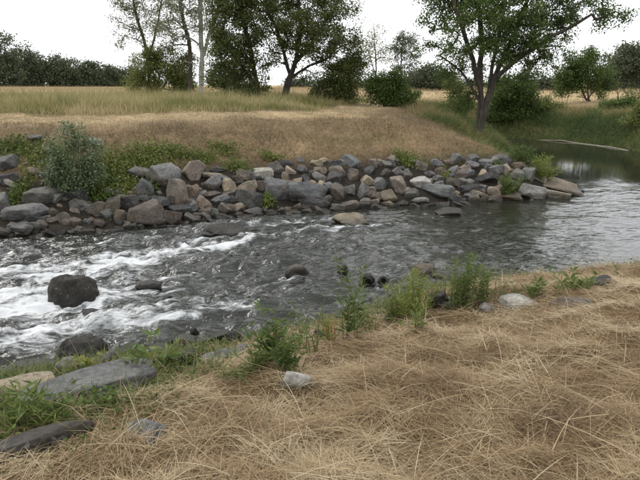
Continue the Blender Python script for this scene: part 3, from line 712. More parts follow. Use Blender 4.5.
tone = np.clip(0.35 * rng.random(n) + 0.45 * (0.5 + 1.5 * (pt - .5)) + 0.34 * path - 0.16 * sstep(4.8, 3.4, B[:, 3]) + 0.45 * fbm(B[:, 0] * 2.4, B[:, 1] * 3, 69., 3), 0, 0.88); tone = np.where(rng.random(n) < edge * 0.7 + 0.06, 1.0, tone)
me = blades('mown_grass', B[:, :3], lean, rng.uniform(0.06, 0.19, n) * (1 - 0.6 * path) * (0.6 + 0.9 * np.maximum(0, 0.5 + fbm(B[:, 0] * 1.8, B[:, 1] * 2.2, 67., 3))), rng.uniform(0.006, 0.012, n), segs=1, mat=M_MOWN, rnd=tone)
obj('mown_grass', me, label='short dry brown mown grass on top of the far bank', cat='grass', kind='stuff')

# tall seeding grass behind it, thinning into the field
def f_tall(x, y, s, near, wat):
    return (~near) * (~wat) * sstep(7.3, 8.6, s + 0.7 * fbm(x * 0.7, y * 0.7, 71.0, 3)) * (x < 8) * (np.abs(x) < 0.62 * y + 2) * np.minimum(1, (22 / y) ** 1.5)
T_ = sample(7200, -30, 8, 18, 38, f_tall); n = len(T_) * 11
tid = np.repeat(np.arange(len(T_)), 11); B = T_[tid] + np.c_[rng.normal(0, 0.16, (n, 2)), np.zeros((n, 2))]
B[:, 2] = terrain(B[:, 0], B[:, 1])
th = rng.uniform(0.55, 1.2, len(T_))[tid]; tt = rng.normal(0, 0.16, len(T_))[tid]; ta = rng.uniform(0, 2 * math.pi, len(T_))[tid]
yaw = ta + rng.normal(0, 1.2, n); pit = rng.normal(1.22, 0.25, n)
lean = np.c_[np.cos(yaw) * np.cos(pit), np.sin(yaw) * np.cos(pit), np.abs(np.sin(pit))]
pt = 0.5 + 0.5 * fbm(B[:, 0] * 0.35, B[:, 1] * 0.5, 73.0, 3)
hgt = (0.38 + 0.75 * pt) * th * rng.uniform(0.6, 1.15, n) * (0.5 + 0.5 * sstep(7.5, 10, B[:, 3]))
me = blades('tall_grass', B[:, :3], lean, hgt, rng.uniform(0.008, 0.018, n), segs=2, mat=M_TALL, rnd=np.clip(0.4 * rng.random(n) + 0.75 * (0.5 + 1.1 * fbm(B[:, 0] * .4, B[:, 1] * .8, 75., 3)) + 0.02 + tt, 0, 1), droop=rng.uniform(0.0, 0.4, n))
obj('tall_grass', me, label='tall yellow-green seeding grass behind the far mown bank', cat='grass', kind='stuff')

# golden field beyond and green slope round the pool
def f_gold(x, y, s, near, wat):
    return (~near) * (~wat) * (s > 5) * ((y > 37) | (x > 10)) * np.minimum(1, (40 / y)) * (np.abs(x) < 0.62 * y + 3)
B = sample(60000, -80, 60, 33, 120, f_gold); n = len(B)
yaw = rng.uniform(0, 2 * math.pi, n); pit = rng.normal(1.3, 0.2, n)
lean = np.c_[np.cos(yaw) * np.cos(pit), np.sin(yaw) * np.cos(pit), np.abs(np.sin(pit))]
me = blades('field_grass', B[:, :3], lean, rng.uniform(0.15, 0.45, n), rng.uniform(0.012, 0.03, n), segs=1, mat=M_GOLD)
obj('field_grass', me, label='golden dry grass of the field behind the trees', cat='grass', kind='stuff')
def f_pool(x, y, s, near, wat):
    return (~near) * (~wat) * (s > 0.05) * (s < 6.5) * ((x > 9.5) | ((x > 4.5) & (y > 18.5) & (s < 1.5 + 1.2 * fbm(x * .8, y * .8, 81., 3))) | ((x > 4) & (y > 24))) * sstep(6.5, 3, s) * (x < 0.64 * y + 2) * (y > 18)
B = sample(34000, 4, 28, 18, 46, f_pool); n = len(B)
yaw = rng.uniform(0, 2 * math.pi, n); pit = rng.normal(1.05, 0.3, n)
lean = np.c_[np.cos(yaw) * np.cos(pit), np.sin(yaw) * np.cos(pit), np.abs(np.sin(pit))]
me = blades('pool_grass', B[:, :3], lean, rng.uniform(0.25, 0.75, n) * (0.6 + 0.4 * sstep(0, 1.5, B[:, 3])), rng.uniform(0.010, 0.022, n), segs=2, mat=M_GREENGRASS,
            rnd=np.clip(rng.beta(2, 3, n) + 0.6 * sstep(1.8, 4.5, B[:, 3] + 1.6 * fbm(B[:, 0] * .6, B[:, 1] * .6, 5., 2)) + 0.9 * fbm(B[:, 0] * .6, B[:, 1] * .6, 3., 3), 0, 1), droop=rng.uniform(0.1, 0.6, n))
obj('pool_grass', me, label='rank green grass on the bank round the calm pool', cat='grass', kind='stuff')

# green creepers spreading over the stones of the far bank
M_CREEP = leaf_mat('creeper', [(0.0, (0.036, 0.058, 0.014)), (0.5, (0.085, 0.118, 0.026)), (0.85, (0.145, 0.165, 0.038)), (1.0, (0.20, 0.17, 0.06))], 0.3)
PAT = [(22, 152, 24, 9), (10, 148, 16, 6), (40, 162, 14, 10), (20, 195, 10, 10), (108, 188, 14, 12), (122, 180, 14, 14), (112, 168, 16, 10), (130, 163, 22, 8), (160, 156, 22, 7), (180, 155, 18, 6), (128, 192, 10, 7),
       (150, 192, 7, 5), (148, 162, 14, 8), (102, 196, 10, 6), (205, 160, 14, 5), (238, 168, 14, 5), (410, 164, 12, 5), (403, 160, 10, 4), (445, 178, 5, 5), (268, 205, 6, 5), (272, 160, 12, 3), (225, 152, 16, 4), (90, 175, 10, 12), (60, 155, 16, 8), (500, 170, 5, 4)]
pp = []
for px, py, rx, ry in PAT:
    c = hit(px, py); k = np.linalg.norm(c - [0, 0, EYE]) / FPX
    m_ = int(52 * math.sqrt(rx * ry))
    q = rng.normal(0, 0.55, (m_, 2))
    sl = 2.2                                                     # the bank is seen at a slant
    x = c[0] + q[:, 0] * rx * k; y = c[1] + q[:, 1] * ry * k * sl
    z = np.maximum(terrain(x, y), 0.02) + np.abs(rng.normal(0, 0.08, m_)) + 0.02
    pp.append(np.c_[x, y, z, np.full(m_, rng.random())])
pp = np.vstack(pp); n = len(pp)
d = unit(rng.normal(0, 1, (n, 3)) + [0, 0, 0.5])
obj('creepers', leaves('creepers', pp[:, :3], d, rng.uniform(0.04, 0.09, n), rng.uniform(0.03, 0.06, n), np.clip(0.55 * rng.random(n) + 0.5 * pp[:, 3], 0, 1), M_CREEP),
    label='bright green creepers growing over the upper stones of the far bank', cat='ground cover', kind='stuff')

# ------------------------------------------------------------------ weeds on the banks
M_WEED = leaf_mat('weed_leaf', [(0.0, (0.045, 0.078, 0.018)), (0.5, (0.095, 0.14, 0.034)), (0.9, (0.17, 0.20, 0.055)), (1.0, (0.24, 0.20, 0.08))], 0.35)
M_WEEDY = leaf_mat('weed_leaf_yellow', [(0.0, (0.11, 0.15, 0.03)), (0.6, (0.21, 0.24, 0.055)), (0.85, (0.28, 0.22, 0.06)), (1.0, (0.30, 0.13, 0.05))], 0.35)
M_SILVER = leaf_mat('silver_leaf', [(0.0, (0.055, 0.085, 0.034)), (0.5, (0.115, 0.15, 0.068)), (1.0, (0.23, 0.26, 0.17))], 0.25)
M_STEM = bark_mat('green_stem', (0.10, 0.12, 0.04), (0.20, 0.17, 0.08), 20)
M_RED = bark_mat('red_stem', (0.22, 0.09, 0.05), (0.28, 0.16, 0.07), 20)
def weed(px, py, hpx, wpx, nst, label, mat=None, stem=None, leaf=(0.05, 0.10), lw=0.17, dens=32, curve=0.25, name='weed', cat='weed', group='weeds on the near bank', low=False, z=None, splay=0.5):
    c = hit(px, py); k = np.linalg.norm(c - [0, 0, EYE]) / FPX
    Hh, Ww = hpx * k, wpx * k
    root = thing(name, c, label, cat, group)
    P0, P1, r0, r1, lp, ld, lr = [], [], [], [], [], [], []
    for i in range(nst):
        a = rng.uniform(0, 2 * math.pi); rr = Ww * 0.5 * math.sqrt(rng.random()) * splay
        b = np.array([math.cos(a) * rr, math.sin(a) * rr * 0.7, 0.0])
        g = terrain(c[0] + b[0], c[1] + b[1]) - c[2]; b[2] = g - 0.02
        hh = Hh * (1.0 if i == 0 else rng.uniform(0.45, 0.98))
        tipo = np.array([rng.normal(0, 1), rng.normal(0, 0.7), 0]) * Ww * 0.5 * (1 - 0.5 * splay)
        ctrl = b + [0, 0, hh * 0.6]
        tip = b + tipo + [0, 0, hh]
        S_ = 7; pts = []
        for t in np.linspace(0, 1, S_ + 1): pts.append((1 - t) ** 2 * b + 2 * t * (1 - t) * ctrl + t * t * tip)
        pts = np.array(pts)
        rs = np.linspace(0.0045, 0.0012, S_ + 1) * (0.6 + 0.7 * min(Hh, 1.0))
        P0.append(pts[:-1]); P1.append(pts[1:]); r0.append(rs[:-1]); r1.append(rs[1:])
        m_ = int(dens * max(hh, 0.12) * 2)
        t = rng.uniform(0.06 if not low else 0.0, 1, m_)
        q = (1 - t)[:, None] ** 2 * b + (2 * t * (1 - t))[:, None] * ctrl + (t * t)[:, None] * tip
        az = np.arange(m_) * 2.4 + rng.normal(0, 0.3, m_)
        lp.append(q); ld.append(np.c_[np.cos(az), np.sin(az), rng.normal(0.55, 0.35, m_)]); lr.append(leaf[0] + (leaf[1] - leaf[0]) * (1 - 0.65 * t) * rng.uniform(0.6, 1.1, m_))
    for a0, a1, b0, b1 in zip(P0, P1, r0, r1): obj('stem', tubes('stem', a0, a1, b0, b1, stem or M_STEM, 4), root)
    lp, ld, lr = np.vstack(lp), np.vstack(ld), np.concatenate(lr)
    tn = np.clip(0.65 * rng.random(len(lp)) + 0.35 * rng.random(), 0, 1)
    obj('foliage', leaves('foliage', lp, ld, lr, lr * lw * rng.uniform(0.8, 1.3, len(lp)), tn, mat or M_WEED), root)
    return root
weed(350, 336, 84, 28, 6, 'tallest weed stalk with narrow leaves standing against the river', leaf=(0.05, 0.13), dens=34, splay=0.6)
weed(368, 335, 42, 36, 11, 'low green weeds at the right foot of the tallest stalk', leaf=(0.04, 0.09), dens=30)
weed(335, 340, 30, 24, 6, 'reddish stemmed low weeds left of the tallest stalk', mat=M_WEEDY, stem=M_RED, leaf=(0.03, 0.06))
weed(272, 362, 62, 44, 12, 'bushy green weeds on the bank edge at centre left', leaf=(0.06, 0.14), dens=34)
weed(290, 372, 42, 46, 14, 'dense low green weeds behind the small pale stone', leaf=(0.05, 0.12), dens=34)
weed(312, 356, 72, 26, 6, 'thin feathery stalks left of the tallest weed', leaf=(0.03, 0.06), dens=22)
weed(250, 378, 32, 50, 13, 'low leafy weeds left of the small pale stone', leaf=(0.05, 0.11), dens=30)
weed(408, 316, 54, 48, 26, 'yellowish upright weeds in front of the reddish brown boulder', mat=M_WEEDY, leaf=(0.05, 0.14), lw=0.09, dens=44, splay=0.9)
weed(418, 332, 32, 22, 6, 'small leafy weed below the yellowish weeds', leaf=(0.05, 0.10), dens=30)
weed(467, 306, 60, 38, 26, 'dense tall clump of fine green weeds on the bank edge', leaf=(0.04, 0.10), lw=0.13, dens=60, splay=0.9)
weed(500, 304, 48, 24, 5, 'thin grey-green stalks right of the dense tall clump', mat=M_SILVER, leaf=(0.03, 0.07), dens=24)
weed(536, 297, 20, 32, 9, 'low leafy weed on the bank edge beside the pale low stone', leaf=(0.06, 0.12), dens=36, low=True)
weed(575, 290, 20, 38, 9, 'low broad-leaved weed near the dark grey stone at right', leaf=(0.06, 0.12), lw=0.3, dens=36, low=True)
weed(616, 276, 18, 12, 4, 'small sprig on the bank crest at the right edge', leaf=(0.03, 0.06), dens=40)
weed(137, 388, 58, 20, 3, 'leafy stalk standing at the upper end of the long slab', leaf=(0.08, 0.15), lw=0.28, dens=26)
weed(96, 374, 24, 32, 8, 'bright green weeds between the stones left of the leafy stalk', mat=M_WEEDY, leaf=(0.05, 0.10), lw=0.28, dens=36)
weed(170, 376, 36, 46, 14, 'leafy green weeds right of the leafy stalk', leaf=(0.06, 0.12), lw=0.24, dens=34)
weed(200, 380, 24, 36, 8, 'low weeds in front of the rubble at the near waterline', leaf=(0.05, 0.10), dens=30)
weed(22, 436, 44, 54, 14, 'grassy green weeds at the left edge in front of the tan slab', mat=M_WEED, leaf=(0.07, 0.14), lw=0.16, dens=32, splay=0.9)
weed(62, 420, 24, 50, 12, 'low green weeds below the long slab', leaf=(0.05, 0.10), lw=0.3, dens=34, splay=0.9)
weed(105, 414, 20, 46, 10, 'clover-like low weeds in front of the long slab', leaf=(0.04, 0.07), lw=0.5, dens=44, low=True, splay=0.9)
weed(68, 386, 18, 6, 2, 'single short sprig on the tan slab', mat=M_WEEDY, leaf=(0.04, 0.07), dens=34)
weed(445, 300, 36, 14, 3, 'slim stalk left of the dense tall clump', leaf=(0.03, 0.06), dens=26)
weed(388, 326, 34, 36, 9, 'green weeds between the tallest stalk and the yellowish weeds', leaf=(0.04, 0.09), dens=32)
weed(232, 384, 26, 40, 10, 'low green weeds at the left end of the weedy bank edge', leaf=(0.04, 0.08), dens=34)
for a in ((300, 352, 50, 16, 4, 'thin stalks between the bushy weeds and the feathery stalks'), (326, 344, 36, 20, 6, 'short thin weeds left of the reddish stems'), (358, 333, 58, 14, 3, 'slender second stalk just right of the tallest one'),
          (394, 322, 46, 18, 6, 'slim green weeds left of the yellowish weeds'), (430, 312, 44, 18, 6, 'slim yellow-green stalks right of the yellowish weeds'), (456, 307, 50, 14, 5, 'upright stalks at the left side of the dense clump'),
          (484, 305, 46, 18, 6, 'upright stalks at the right side of the dense clump'), (520, 299, 20, 20, 6, 'short weeds behind the pale low stone'), (556, 293, 16, 22, 6, 'short weeds between the two leafy weeds at right'),
          (258, 372, 40, 26, 8, 'thin weeds in front of the blue-grey rounded stone'), (215, 374, 24, 24, 7, 'short weeds left of the low leafy weeds'), (152, 384, 26, 22, 6, 'short weeds beside the leafy stalk'), (8, 420, 34, 24, 9, 'tall thin weeds at the very left edge'), (44, 432, 28, 26, 9, 'short grassy weeds above the dark weathered slab')):
    weed(*a, leaf=(0.03, 0.09), lw=0.13, dens=36, mat=M_WEEDY if a[0] in (430, 326, 152, 44) else M_WEED)
weed(508, 196, 22, 22, 22, 'green grassy tuft among the stones of the rocky point', leaf=(0.10, 0.2), lw=0.1, dens=50, name='grass_tuft', cat='plant', group='tufts on the rocky point', splay=0.6)
weed(541, 180, 22, 26, 24, 'yellow-green tuft with orange tips on the rocky point', mat=M_WEEDY, leaf=(0.10, 0.2), lw=0.12, dens=50, name='grass_tuft', cat='plant', group='tufts on the rocky point', splay=0.7)
weed(520, 166, 20, 20, 18, 'dark green tuft behind the rocky point', leaf=(0.10, 0.22), lw=0.1, dens=50, name='grass_tuft', cat='plant', group='tufts on the rocky point', splay=0.8)

# ------------------------------------------------------------------ trees
M_BARK = bark_mat('bark', (0.035, 0.030, 0.025), (0.085, 0.072, 0.058))
M_PALE = bark_mat('pale_bark', (0.16, 0.155, 0.145), (0.33, 0.32, 0.30), 4)
LEAF = {
 'oak': leaf_mat('oak_leaf', [(0.0, (0.034, 0.050, 0.013)), (0.5, (0.078, 0.100, 0.026)), (0.85, (0.125, 0.140, 0.042)), (1.0, (0.18, 0.15, 0.055))], 0.35),
 'ash': leaf_mat('ash_leaf', [(0.0, (0.036, 0.064, 0.016)), (0.5, (0.080, 0.122, 0.028)), (1.0, (0.145, 0.178, 0.052))], 0.4),
 'pale': leaf_mat('pale_leaf', [(0.0, (0.09, 0.105, 0.05)), (0.5, (0.155, 0.17, 0.09)), (1.0, (0.24, 0.245, 0.15))], 0.4),
 'bush': leaf_mat('bush_leaf', [(0.0, (0.07, 0.092, 0.022)), (0.5, (0.13, 0.155, 0.04)), (1.0, (0.20, 0.21, 0.065))], 0.35),
 'far': leaf_mat('far_leaf', [(0.0, (0.042, 0.056, 0.030)), (0.5, (0.078, 0.096, 0.052)), (1.0, (0.12, 0.138, 0.08))], 0.3)}
def lobe(px, py, rx, ry, Y, dy=0.0, rd=None, w=1.0):
    c = at_depth(px, py, Y + dy); k = (Y * _cp) / FPX
    return (c, np.array([rx * k, (rd if rd else 0.8 * (rx + ry) / 2 * k), ry * k]), w)
def tree(name, px, Y, stems, lobes, nclump, per, leaf, clump, trunk_r, mat, label, cat='tree', group='trees', bark=None, flat=0.7, basez=None):
    x0 = (px - 320) / FPX * (Y * _cp + 0.5); z0 = float(terrain(x0, Y)) - 0.05 if basez is None else basez
    root = thing(name, (x0, Y, z0), label, cat, group); o0 = np.array([x0, Y, z0])
    pos, par = [np.zeros(3)], [-1]
    for sp in stems:                                             # list of (px, py) way points up each stem
        last = 0; prev = np.zeros(3)
        for (qx, qy, dy) in sp:
            q = at_depth(qx, qy, Y + dy) - o0; m_ = max(2, int(np.linalg.norm(q - prev) / 0.5))
            for t in np.linspace(0, 1, m_ + 1)[1:]:
                pos.append(prev + (q - prev) * t + rng.normal(0, 0.025, 3)); par.append(last); last = len(pos) - 1
            prev = q
    n_st = len(pos)
    vol = np.array([l[1].prod() * l[2] for l in lobes]); pick = rng.choice(len(lobes), nclump, p=vol / vol.sum())
    A = []
    for i in pick:
        u = unit(rng.normal(0, 1, 3)) * rng.random() ** (1 / 2.4); A.append(lobes[i][0] + u * lobes[i][1] - o0)
    A = np.array(A); A[:, 2] = np.maximum(A[:, 2], 0.25)
    st = np.array(pos); dmin = np.min(np.linalg.norm(A[:, None] - st[None], axis=2), 1)
    tipcount = {}
    for i in np.argsort(dmin):
        a = A[i]; N_ = np.array(pos); dv = a - N_; dd = np.linalg.norm(dv, axis=1)
        cost = dd * (1 + 0.7 * np.maximum(0, -dv[:, 2] / (dd + 1e-6))) + np.where(np.arange(len(N_)) < 2, 1.0, 0)
        j = int(np.argmin(cost)); p = N_[j]; dist = dd[j]
        m_ = max(2, min(6, int(dist / 0.35))); last = j
        ctrl = (p + a) / 2 + np.array([0, 0, 0.12 * dist]) + rng.normal(0, 0.08 * dist, 3)
        for t in np.linspace(0, 1, m_ + 1)[1:]:
            pos.append((1 - t) ** 2 * p + 2 * t * (1 - t) * ctrl + t * t * a); par.append(last); last = len(pos) - 1
    pos, par = np.array(pos), np.array(par)
    acc = np.zeros(len(pos)); has = np.zeros(len(pos), bool)
    for i in range(len(pos) - 1, 0, -1):
        if not has[i]: acc[i] = 1.0
        acc[par[i]] += acc[i]; has[par[i]] = True
    r = acc ** (1 / 2.1); r = np.maximum(r / r[0] * trunk_r, 0.006)
    r0 = np.minimum(r[par[1:]], r[1:] * 1.35)
    flare = np.where(par[1:] == 0, 1.35, 1.0)
    obj('trunk', tubes('trunk', pos[par[1:]], pos[1:], r0 * flare, r[1:], bark or M_BARK, 6 if Y < 60 else 4), root)
    cr = rng.random(len(A)); q = np.repeat(A, per, 0); n = len(q)
    sz = np.repeat(rng.uniform(0.6, 1.25, len(A)), per)[:, None]
    q = q + unit(rng.normal(0, 1, (n, 3))) * (rng.random(n) ** 0.45)[:, None] * 1.9 * np.array([clump, clump, clump * flat]) * sz
    q[:, 2] = np.maximum(q[:, 2], 0.08)
    d = unit(rng.normal(0, 1, (n, 3)) + [0, 0, -0.25]); L = leaf * rng.uniform(0.6, 1.3, n)
    obj('crown', leaves('crown', q, d, L, L * 0.6, np.clip(0.6 * rng.random(n) + 0.4 * np.repeat(cr, per), 0, 1), LEAF[mat]), root)
    return root

# big many-stemmed tree on the bank by the pool
tree('tree', 478, 27, [[(482, 112, 0), (489, 92, 0), (500, 65, 0.3), (515, 30, .6), (530, -5, .8), (538, -35, .8)], [(483, 108, 0), (479, 85, -.2), (470, 50, -.6), (456, 12, -1), (446, -25, -1.2)],
     [(488, 96, 0), (492, 65, .5), (502, 25, 1.0), (508, -25, 1.2)], [(482, 110, 0), (480, 75, .3), (482, 40, .6), (476, -20, .8)], [(494, 80, 0), (518, 58, -.5), (552, 36, -.8), (592, 14, -1)], [(480, 100, 0), (462, 72, .6), (440, 55, .9)]],
     [lobe(440, 15, 28, 22, 27), lobe(450, -25, 42, 30, 27), lobe(510, -30, 60, 45, 27), lobe(520, 32, 40, 28, 27), lobe(560, 22, 32, 24, 27), lobe(603, 12, 34, 15, 27, -1), lobe(575, -20, 45, 25, 27),
      lobe(424, 46, 16, 16, 27, 0, None, .9), lobe(500, 66, 32, 20, 27, 1, None, .9), lobe(458, 62, 24, 30, 27, 1, None, .8), lobe(545, 60, 20, 16, 27), lobe(466, 106, 16, 18, 27, 1.2, None, .9), lobe(480, 10, 34, 30, 27, 0, None, .8), lobe(525, 78, 18, 14, 27, 1.5, None, .7),
      lobe(470, 30, 30, 26, 27, -1.8, 0.8, .9), lobe(515, 15, 34, 24, 27, -2.0, 0.8, .9), lobe(495, 50, 26, 16, 27, -1.6, 0.7, .9), lobe(540, 42, 22, 16, 27, -1.6, 0.7, .8)],
     700, 130, 0.095, 0.25, 0.24, 'ash', 'big spreading tree with several dark stems on the bank by the pool', group='trees near the river')
# dark tree left of centre and the bushy one against it
tree('tree', 284, 31, [[(284, 92, 0), (288, 80, 0), (296, 62, 0), (300, 30, 0), (298, -10, 0), (295, -45, 0)], [(290, 76, 0), (282, 45, .4), (268, 10, .6), (262, -30, .6)], [(296, 62, 0), (316, 36, -.4), (335, 8, -.6), (345, -20, -.6)], [(289, 78, 0), (310, 66, .5), (332, 56, .7)]],
     [lobe(272, 12, 30, 30, 31), lobe(300, -12, 44, 36, 31), lobe(332, 20, 34, 30, 31), lobe(345, 52, 20, 24, 31), lobe(295, 32, 34, 18, 31), lobe(300, -50, 60, 30, 31), lobe(325, 60, 22, 16, 31, .6), lobe(275, 50, 18, 16, 31), lobe(305, 55, 22, 14, 31, 1),
      lobe(285, 20, 34, 24, 31, -1.8, 0.8), lobe(320, 30, 28, 24, 31, -1.8, 0.8), lobe(300, 48, 24, 12, 31, -1.5, 0.7), lobe(266, 60, 14, 18, 31, -1), lobe(312, 72, 16, 12, 31, .8)],
     560, 125, 0.095, 0.27, 0.20, 'oak', 'dark leafy tree left of centre with leaning trunk and sky gaps', group='trees near the river')
tree('tree', 258, 30, [[(258, 88, 0), (252, 60, 0), (244, 25, 0), (240, -20, 0)], [(256, 85, 0), (236, 58, .4), (222, 25, .5)]],
     [lobe(236, 25, 30, 32, 30), lobe(240, -20, 36, 30, 30), lobe(225, 60, 18, 26, 30), lobe(250, 62, 20, 26, 30), lobe(258, 88, 13, 16, 30, -.5)],
     310, 140, 0.095, 0.27, 0.15, 'oak', 'dense dark tree with foliage down to the grass, left of the leaning trunk', group='trees near the river')
# sparse trees with pale trunks
tree('tree', 201, 43, [[(202, 70, 0), (201, 30, 0), (200, -20, 0), (200, -60, 0)], [(201, 60, 0), (215, 20, 0), (225, -20, 0)]],
     [lobe(200, -20, 34, 50, 43), lobe(215, 30, 22, 26, 43), lobe(180, 20, 24, 26, 43), lobe(195, 60, 16, 14, 43, 0, None, .3)], 190, 70, 0.115, 0.38, 0.22, 'pale', 'tall pale-trunked tree with thin foliage left of the dark tree', bark=M_PALE, group='pale-trunked trees')
tree('tree', 190, 44, [[(190, 70, 0), (190, 45, 0), (182, 15, 0), (178, -30, 0)]],
     [lobe(180, 5, 22, 30, 44), lobe(172, -30, 26, 30, 44), lobe(165, 35, 14, 18, 44)], 120, 70, 0.115, 0.38, 0.15, 'pale', 'slim forked pale tree behind the yellow-green bush', bark=M_BARK, group='pale-trunked trees')
tree('tree', 150, 47, [[(150, 70, 0), (144, 40, 0), (135, 10, 0), (130, -30, 0)], [(148, 60, 0), (158, 25, 0), (165, -20, 0)]],
     [lobe(125, 20, 18, 30, 47), lobe(140, -15, 34, 30, 47), lobe(155, 25, 20, 24, 47)], 190, 75, 0.115, 0.40, 0.15, 'pale', 'sparse grey-green tree rising behind the bush at left', bark=M_BARK, group='pale-trunked trees')
# bushes
def bush(px, Y, lobes, n_, per, mat, label, leaf=0.11, clump=0.26, group='bushes', name='bush'):
    return tree(name, px, Y, [[(px, 92, 0), (px - 4, 80, 0)], [(px, 94, 0), (px + 8, 82, .2)], [(px, 94, 0), (px - 10, 84, -.2)]], lobes, n_, per, leaf, clump, 0.09, mat, label, 'bush', group)
bush(158, 45, [lobe(146, 74, 20, 22, 45), lobe(170, 66, 16, 20, 45), lobe(153, 54, 12, 14, 45), lobe(178, 84, 12, 12, 45), lobe(134, 86, 10, 10, 45)], 170, 110, 'bush', 'yellow-green rounded bush at left before the pale trees', 0.13, 0.34)
bush(183, 46, [lobe(184, 76, 9, 22, 46), lobe(190, 60, 6, 12, 46)], 60, 90, 'oak', 'dark narrow bush right of the yellow-green bush', 0.13, 0.34)
bush(345, 30, [lobe(345, 80, 20, 22, 30), lobe(325, 90, 16, 12, 30), lobe(356, 62, 12, 16, 30), lobe(335, 66, 10, 10, 30)], 170, 110, 'oak', 'dark bush at the right foot of the dark leafy tree', 0.09, 0.24)
bush(392, 29, [lobe(388, 92, 22, 17, 29), lobe(407, 97, 13, 12, 29), lobe(376, 84, 12, 12, 29), lobe(395, 78, 10, 9, 29)], 150, 110, 'ash', 'rounded green bush between the two big trees', 0.09, 0.22)
bush(230, 36, [lobe(224, 80, 18, 16, 36), lobe(246, 86, 14, 14, 36), lobe(234, 66, 10, 10, 36)], 90, 100, 'oak', 'dark bush left of the dense dark tree', 0.11, 0.3)
bush(510, 36, [lobe(505, 98, 18, 22, 36), lobe(524, 88, 12, 18, 36), lobe(494, 116, 14, 12, 36), lobe(515, 116, 16, 12, 36), lobe(533, 104, 9, 12, 36)], 190, 110, 'ash', 'green bush on the far pool bank behind the big tree', 0.11, 0.28)
bush(450, 33, [lobe(446, 112, 22, 9, 33), lobe(428, 110, 14, 6, 33), lobe(462, 98, 10, 14, 33), lobe(452, 86, 7, 10, 33)], 110, 90, 'bush', 'low bush left of the big tree', 0.11, 0.24)
bush(538, 37, [lobe(541, 110, 10, 14, 37), lobe(526, 124, 14, 9, 37), lobe(552, 122, 12, 8, 37)], 70, 80, 'bush', 'small bush on the far pool bank under the big tree', 0.11, 0.26)
bush(648, 30, [lobe(650, 112, 16, 14, 30), lobe(636, 122, 10, 8, 30)], 70, 80, 'bush', 'bush at the right edge above the pool', 0.11, 0.26)
bush(618, 36, [lobe(618, 108, 16, 10, 36), lobe(632, 100, 12, 12, 36)], 70, 80, 'ash', 'low green bush right of the small tree on thin stems', 0.11, 0.26)
tree('tree', 588, 40, [[(588, 98, 0), (588, 74, 0), (590, 52, 0)], [(587, 100, 0), (578, 78, 0), (572, 60, 0)], [(588, 100, 0), (600, 80, 0), (604, 62, 0)], [(587, 100, 0), (594, 80, 0), (596, 66, 0)]],
     [lobe(582, 74, 20, 18, 40), lobe(594, 58, 15, 11, 40), lobe(566, 82, 12, 14, 40), lobe(606, 82, 10, 14, 40), lobe(574, 60, 10, 9, 40), lobe(590, 96, 16, 7, 40, 0, None, .35)], 190, 105, 0.115, 0.3, 0.09, 'ash', 'small rounded tree on thin stems on the far pool bank', group='trees near the river')
# thin trees seen against the sky between the big ones
tree('tree', 376, 62, [[(376, 60, 0), (374, 28, 0)], [(376, 75, 0), (368, 50, 0)]], [lobe(376, 44, 14, 22, 62), lobe(366, 58, 10, 16, 62), lobe(384, 62, 8, 14, 62)], 110, 30, 0.14, 0.45, 0.09, 'pale', 'thin almost bare tree seen against the sky right of the dark tree', group='thin far trees')
tree('tree', 401, 70, [[(401, 70, 0), (402, 45, 0), (404, 32, 0)], [(401, 72, 0), (394, 50, 0)]], [lobe(404, 40, 14, 9, 70), lobe(395, 54, 11, 9, 70), lobe(411, 58, 11, 10, 70), lobe(402, 70, 14, 8, 70)], 110, 60, 0.17, 0.45, 0.11, 'far', 'thin tree with a tufted top between the two big trees', group='thin far trees')
tree('tree', 436, 66, [[(436, 80, 0), (436, 62, 0)]], [lobe(430, 78, 16, 15, 66), lobe(448, 82, 12, 12, 66), lobe(414, 84, 12, 10, 66)], 120, 80, 0.2, 0.5, 0.14, 'far', 'broad dark tree behind the field left of the big tree', group='far hedgerow trees')
tree('tree', 622, 62, [[(622, 80, 0), (622, 60, 0)]], [lobe(622, 66, 16, 20, 62), lobe(640, 62, 16, 22, 62), lobe(610, 80, 10, 12, 62)], 150, 90, 0.2, 0.5, 0.14, 'far', 'tall grey-green tree at the right edge behind the small tree', group='far hedgerow trees')
tree('tree', 548, 64, [[(548, 88, 0), (548, 78, 0)]], [lobe(548, 86, 16, 10, 64), lobe(530, 88, 12, 8, 64)], 70, 80, 0.2, 0.5, 0.12, 'far', 'low dark tree behind the field under the big tree crown', group='far hedgerow trees')
LEAF['silver'] = M_SILVER
ys = float(hit(72, 196)[1])
tree('shrub', 72, ys, [[(72, 184, 0), (66, 158, 0), (64, 128, 0)], [(72, 186, 0), (58, 168, 0), (46, 152, 0)], [(72, 186, 0), (86, 166, 0), (100, 150, 0)], [(72, 184, 0), (78, 158, -.2), (84, 128, -.2)], [(72, 184, 0), (73, 150, 0), (74, 122, 0)]],
     [lobe(72, 172, 24, 18, ys), lobe(66, 140, 7, 18, ys), lobe(80, 138, 8, 18, ys), lobe(54, 168, 14, 16, ys), lobe(92, 168, 13, 17, ys), lobe(52, 150, 8, 10, ys), lobe(94, 148, 8, 10, ys), lobe(73, 126, 5, 9, ys), lobe(72, 188, 24, 8, ys)],
     190, 46, 0.062, 0.08, 0.03, 'silver', 'silvery willow-like shrub growing between the stones of the far bank', 'shrub', 'shrubs', M_STEM, 1.5)
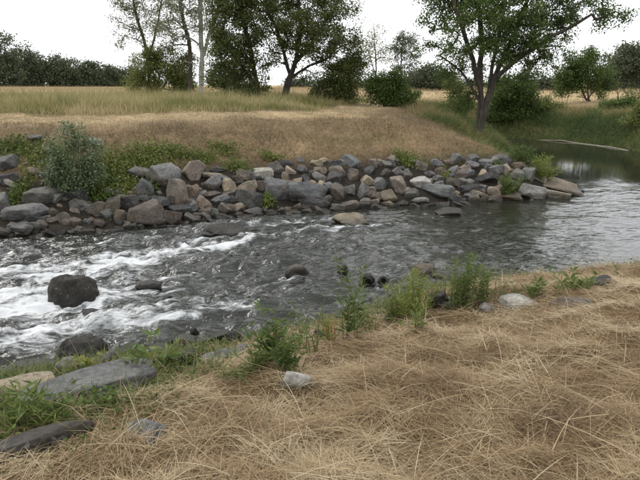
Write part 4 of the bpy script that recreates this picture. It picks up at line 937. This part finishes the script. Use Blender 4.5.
# pale branch lying along the far edge of the pool
lp = np.array([(11.9, 33.55, .05), (12.7, 32.95, .04), (13.25, 32.35, .05), (13.75, 31.2, .03), (14.2, 30.1, .05), (14.45, 28.9, .04), (14.7, 27.6, .03)])
lp += np.c_[rng.normal(0, .07, (7, 2)), rng.normal(-0.035, .02, 7)]
rl = np.array([.015, .025, .032, .036, .04, .036, .03])
obj('fallen_branch', tubes('fallen_branch', lp[:-1], lp[1:], rl[:-1], rl[1:], bark_mat('driftwood', (0.16, 0.14, 0.11), (0.30, 0.27, 0.22), 5), 8), label='pale fallen branch lying along the far waterline of the pool', cat='branch')
# far woods on the left
W = [(-38, 118, 22), (-14, 122, 25), (5, 118, 30), (22, 126, 41), (36, 130, 47), (52, 132, 52), (66, 136, 54), (80, 140, 59), (92, 142, 58), (105, 146, 63), (118, 150, 66), (132, 152, 68)]
WORD = ['leftmost, half out of frame', 'second from left', 'tallest, at the left edge', 'third from the left edge', 'left of the middle dip', 'in the middle of the wood', 'right of the middle', 'with a rounded top', 'taller one right of the rounded top', 'in the right third', 'second last on the right', 'lowest, ending the wood by the bush']
for i, (px, Y_, top) in enumerate(W):
    b = 92 if px > 0 else 90
    h_ = (b - top) / 2
    tree('tree', px, Y_, [[(px, b - h_ * 0.8, 0), (px, top + h_ * 0.5, 0)]], [lobe(px, top + h_ * 0.95, 11, h_ * 0.95, Y_), lobe(px - 6, top + h_ * 1.3, 9, h_ * .65, Y_, -2), lobe(px + 6, top + h_ * 1.25, 9, h_ * .7, Y_, 1)],
         90, 55, 0.46, 0.85, 0.4, 'far', f'dark tree of the far wood at left, {WORD[i]}', group='far wood on the left')
# hedgerow trees far behind on the right
Hh_ = [(300, 120, 74), (330, 118, 78), (362, 115, 76), (412, 112, 72), (428, 95, 62), (445, 98, 70), (470, 110, 80), (500, 105, 76), (530, 110, 80), (556, 112, 82), (612, 78, 58), (628, 76, 45), (646, 80, 42), (664, 84, 40)]
for i, (px, Y_, top) in enumerate(Hh_):
    b = 95; h_ = (b - top) / 2
    tree('tree', px, Y_, [[(px, b - h_ * .6, 0), (px, top + h_ * .6, 0)]], [lobe(px, top + h_, 15, h_, Y_), lobe(px - 9, top + h_ * 1.2, 11, h_ * .8, Y_), lobe(px + 9, top + h_ * 1.25, 11, h_ * .75, Y_)],
         60, 45, 0.38, 0.75, 0.3, 'far', ['dark hedgerow tree on the skyline behind the field', 'tall dark far tree at the right edge'][px > 600] + ', ' + ORD[(i - 10) if px > 600 else min(i, 7)] + (' of the right group' if px > 600 else '') + (' but one' if i == 8 else ' but two' if i == 9 else ''), group='far hedgerow trees')
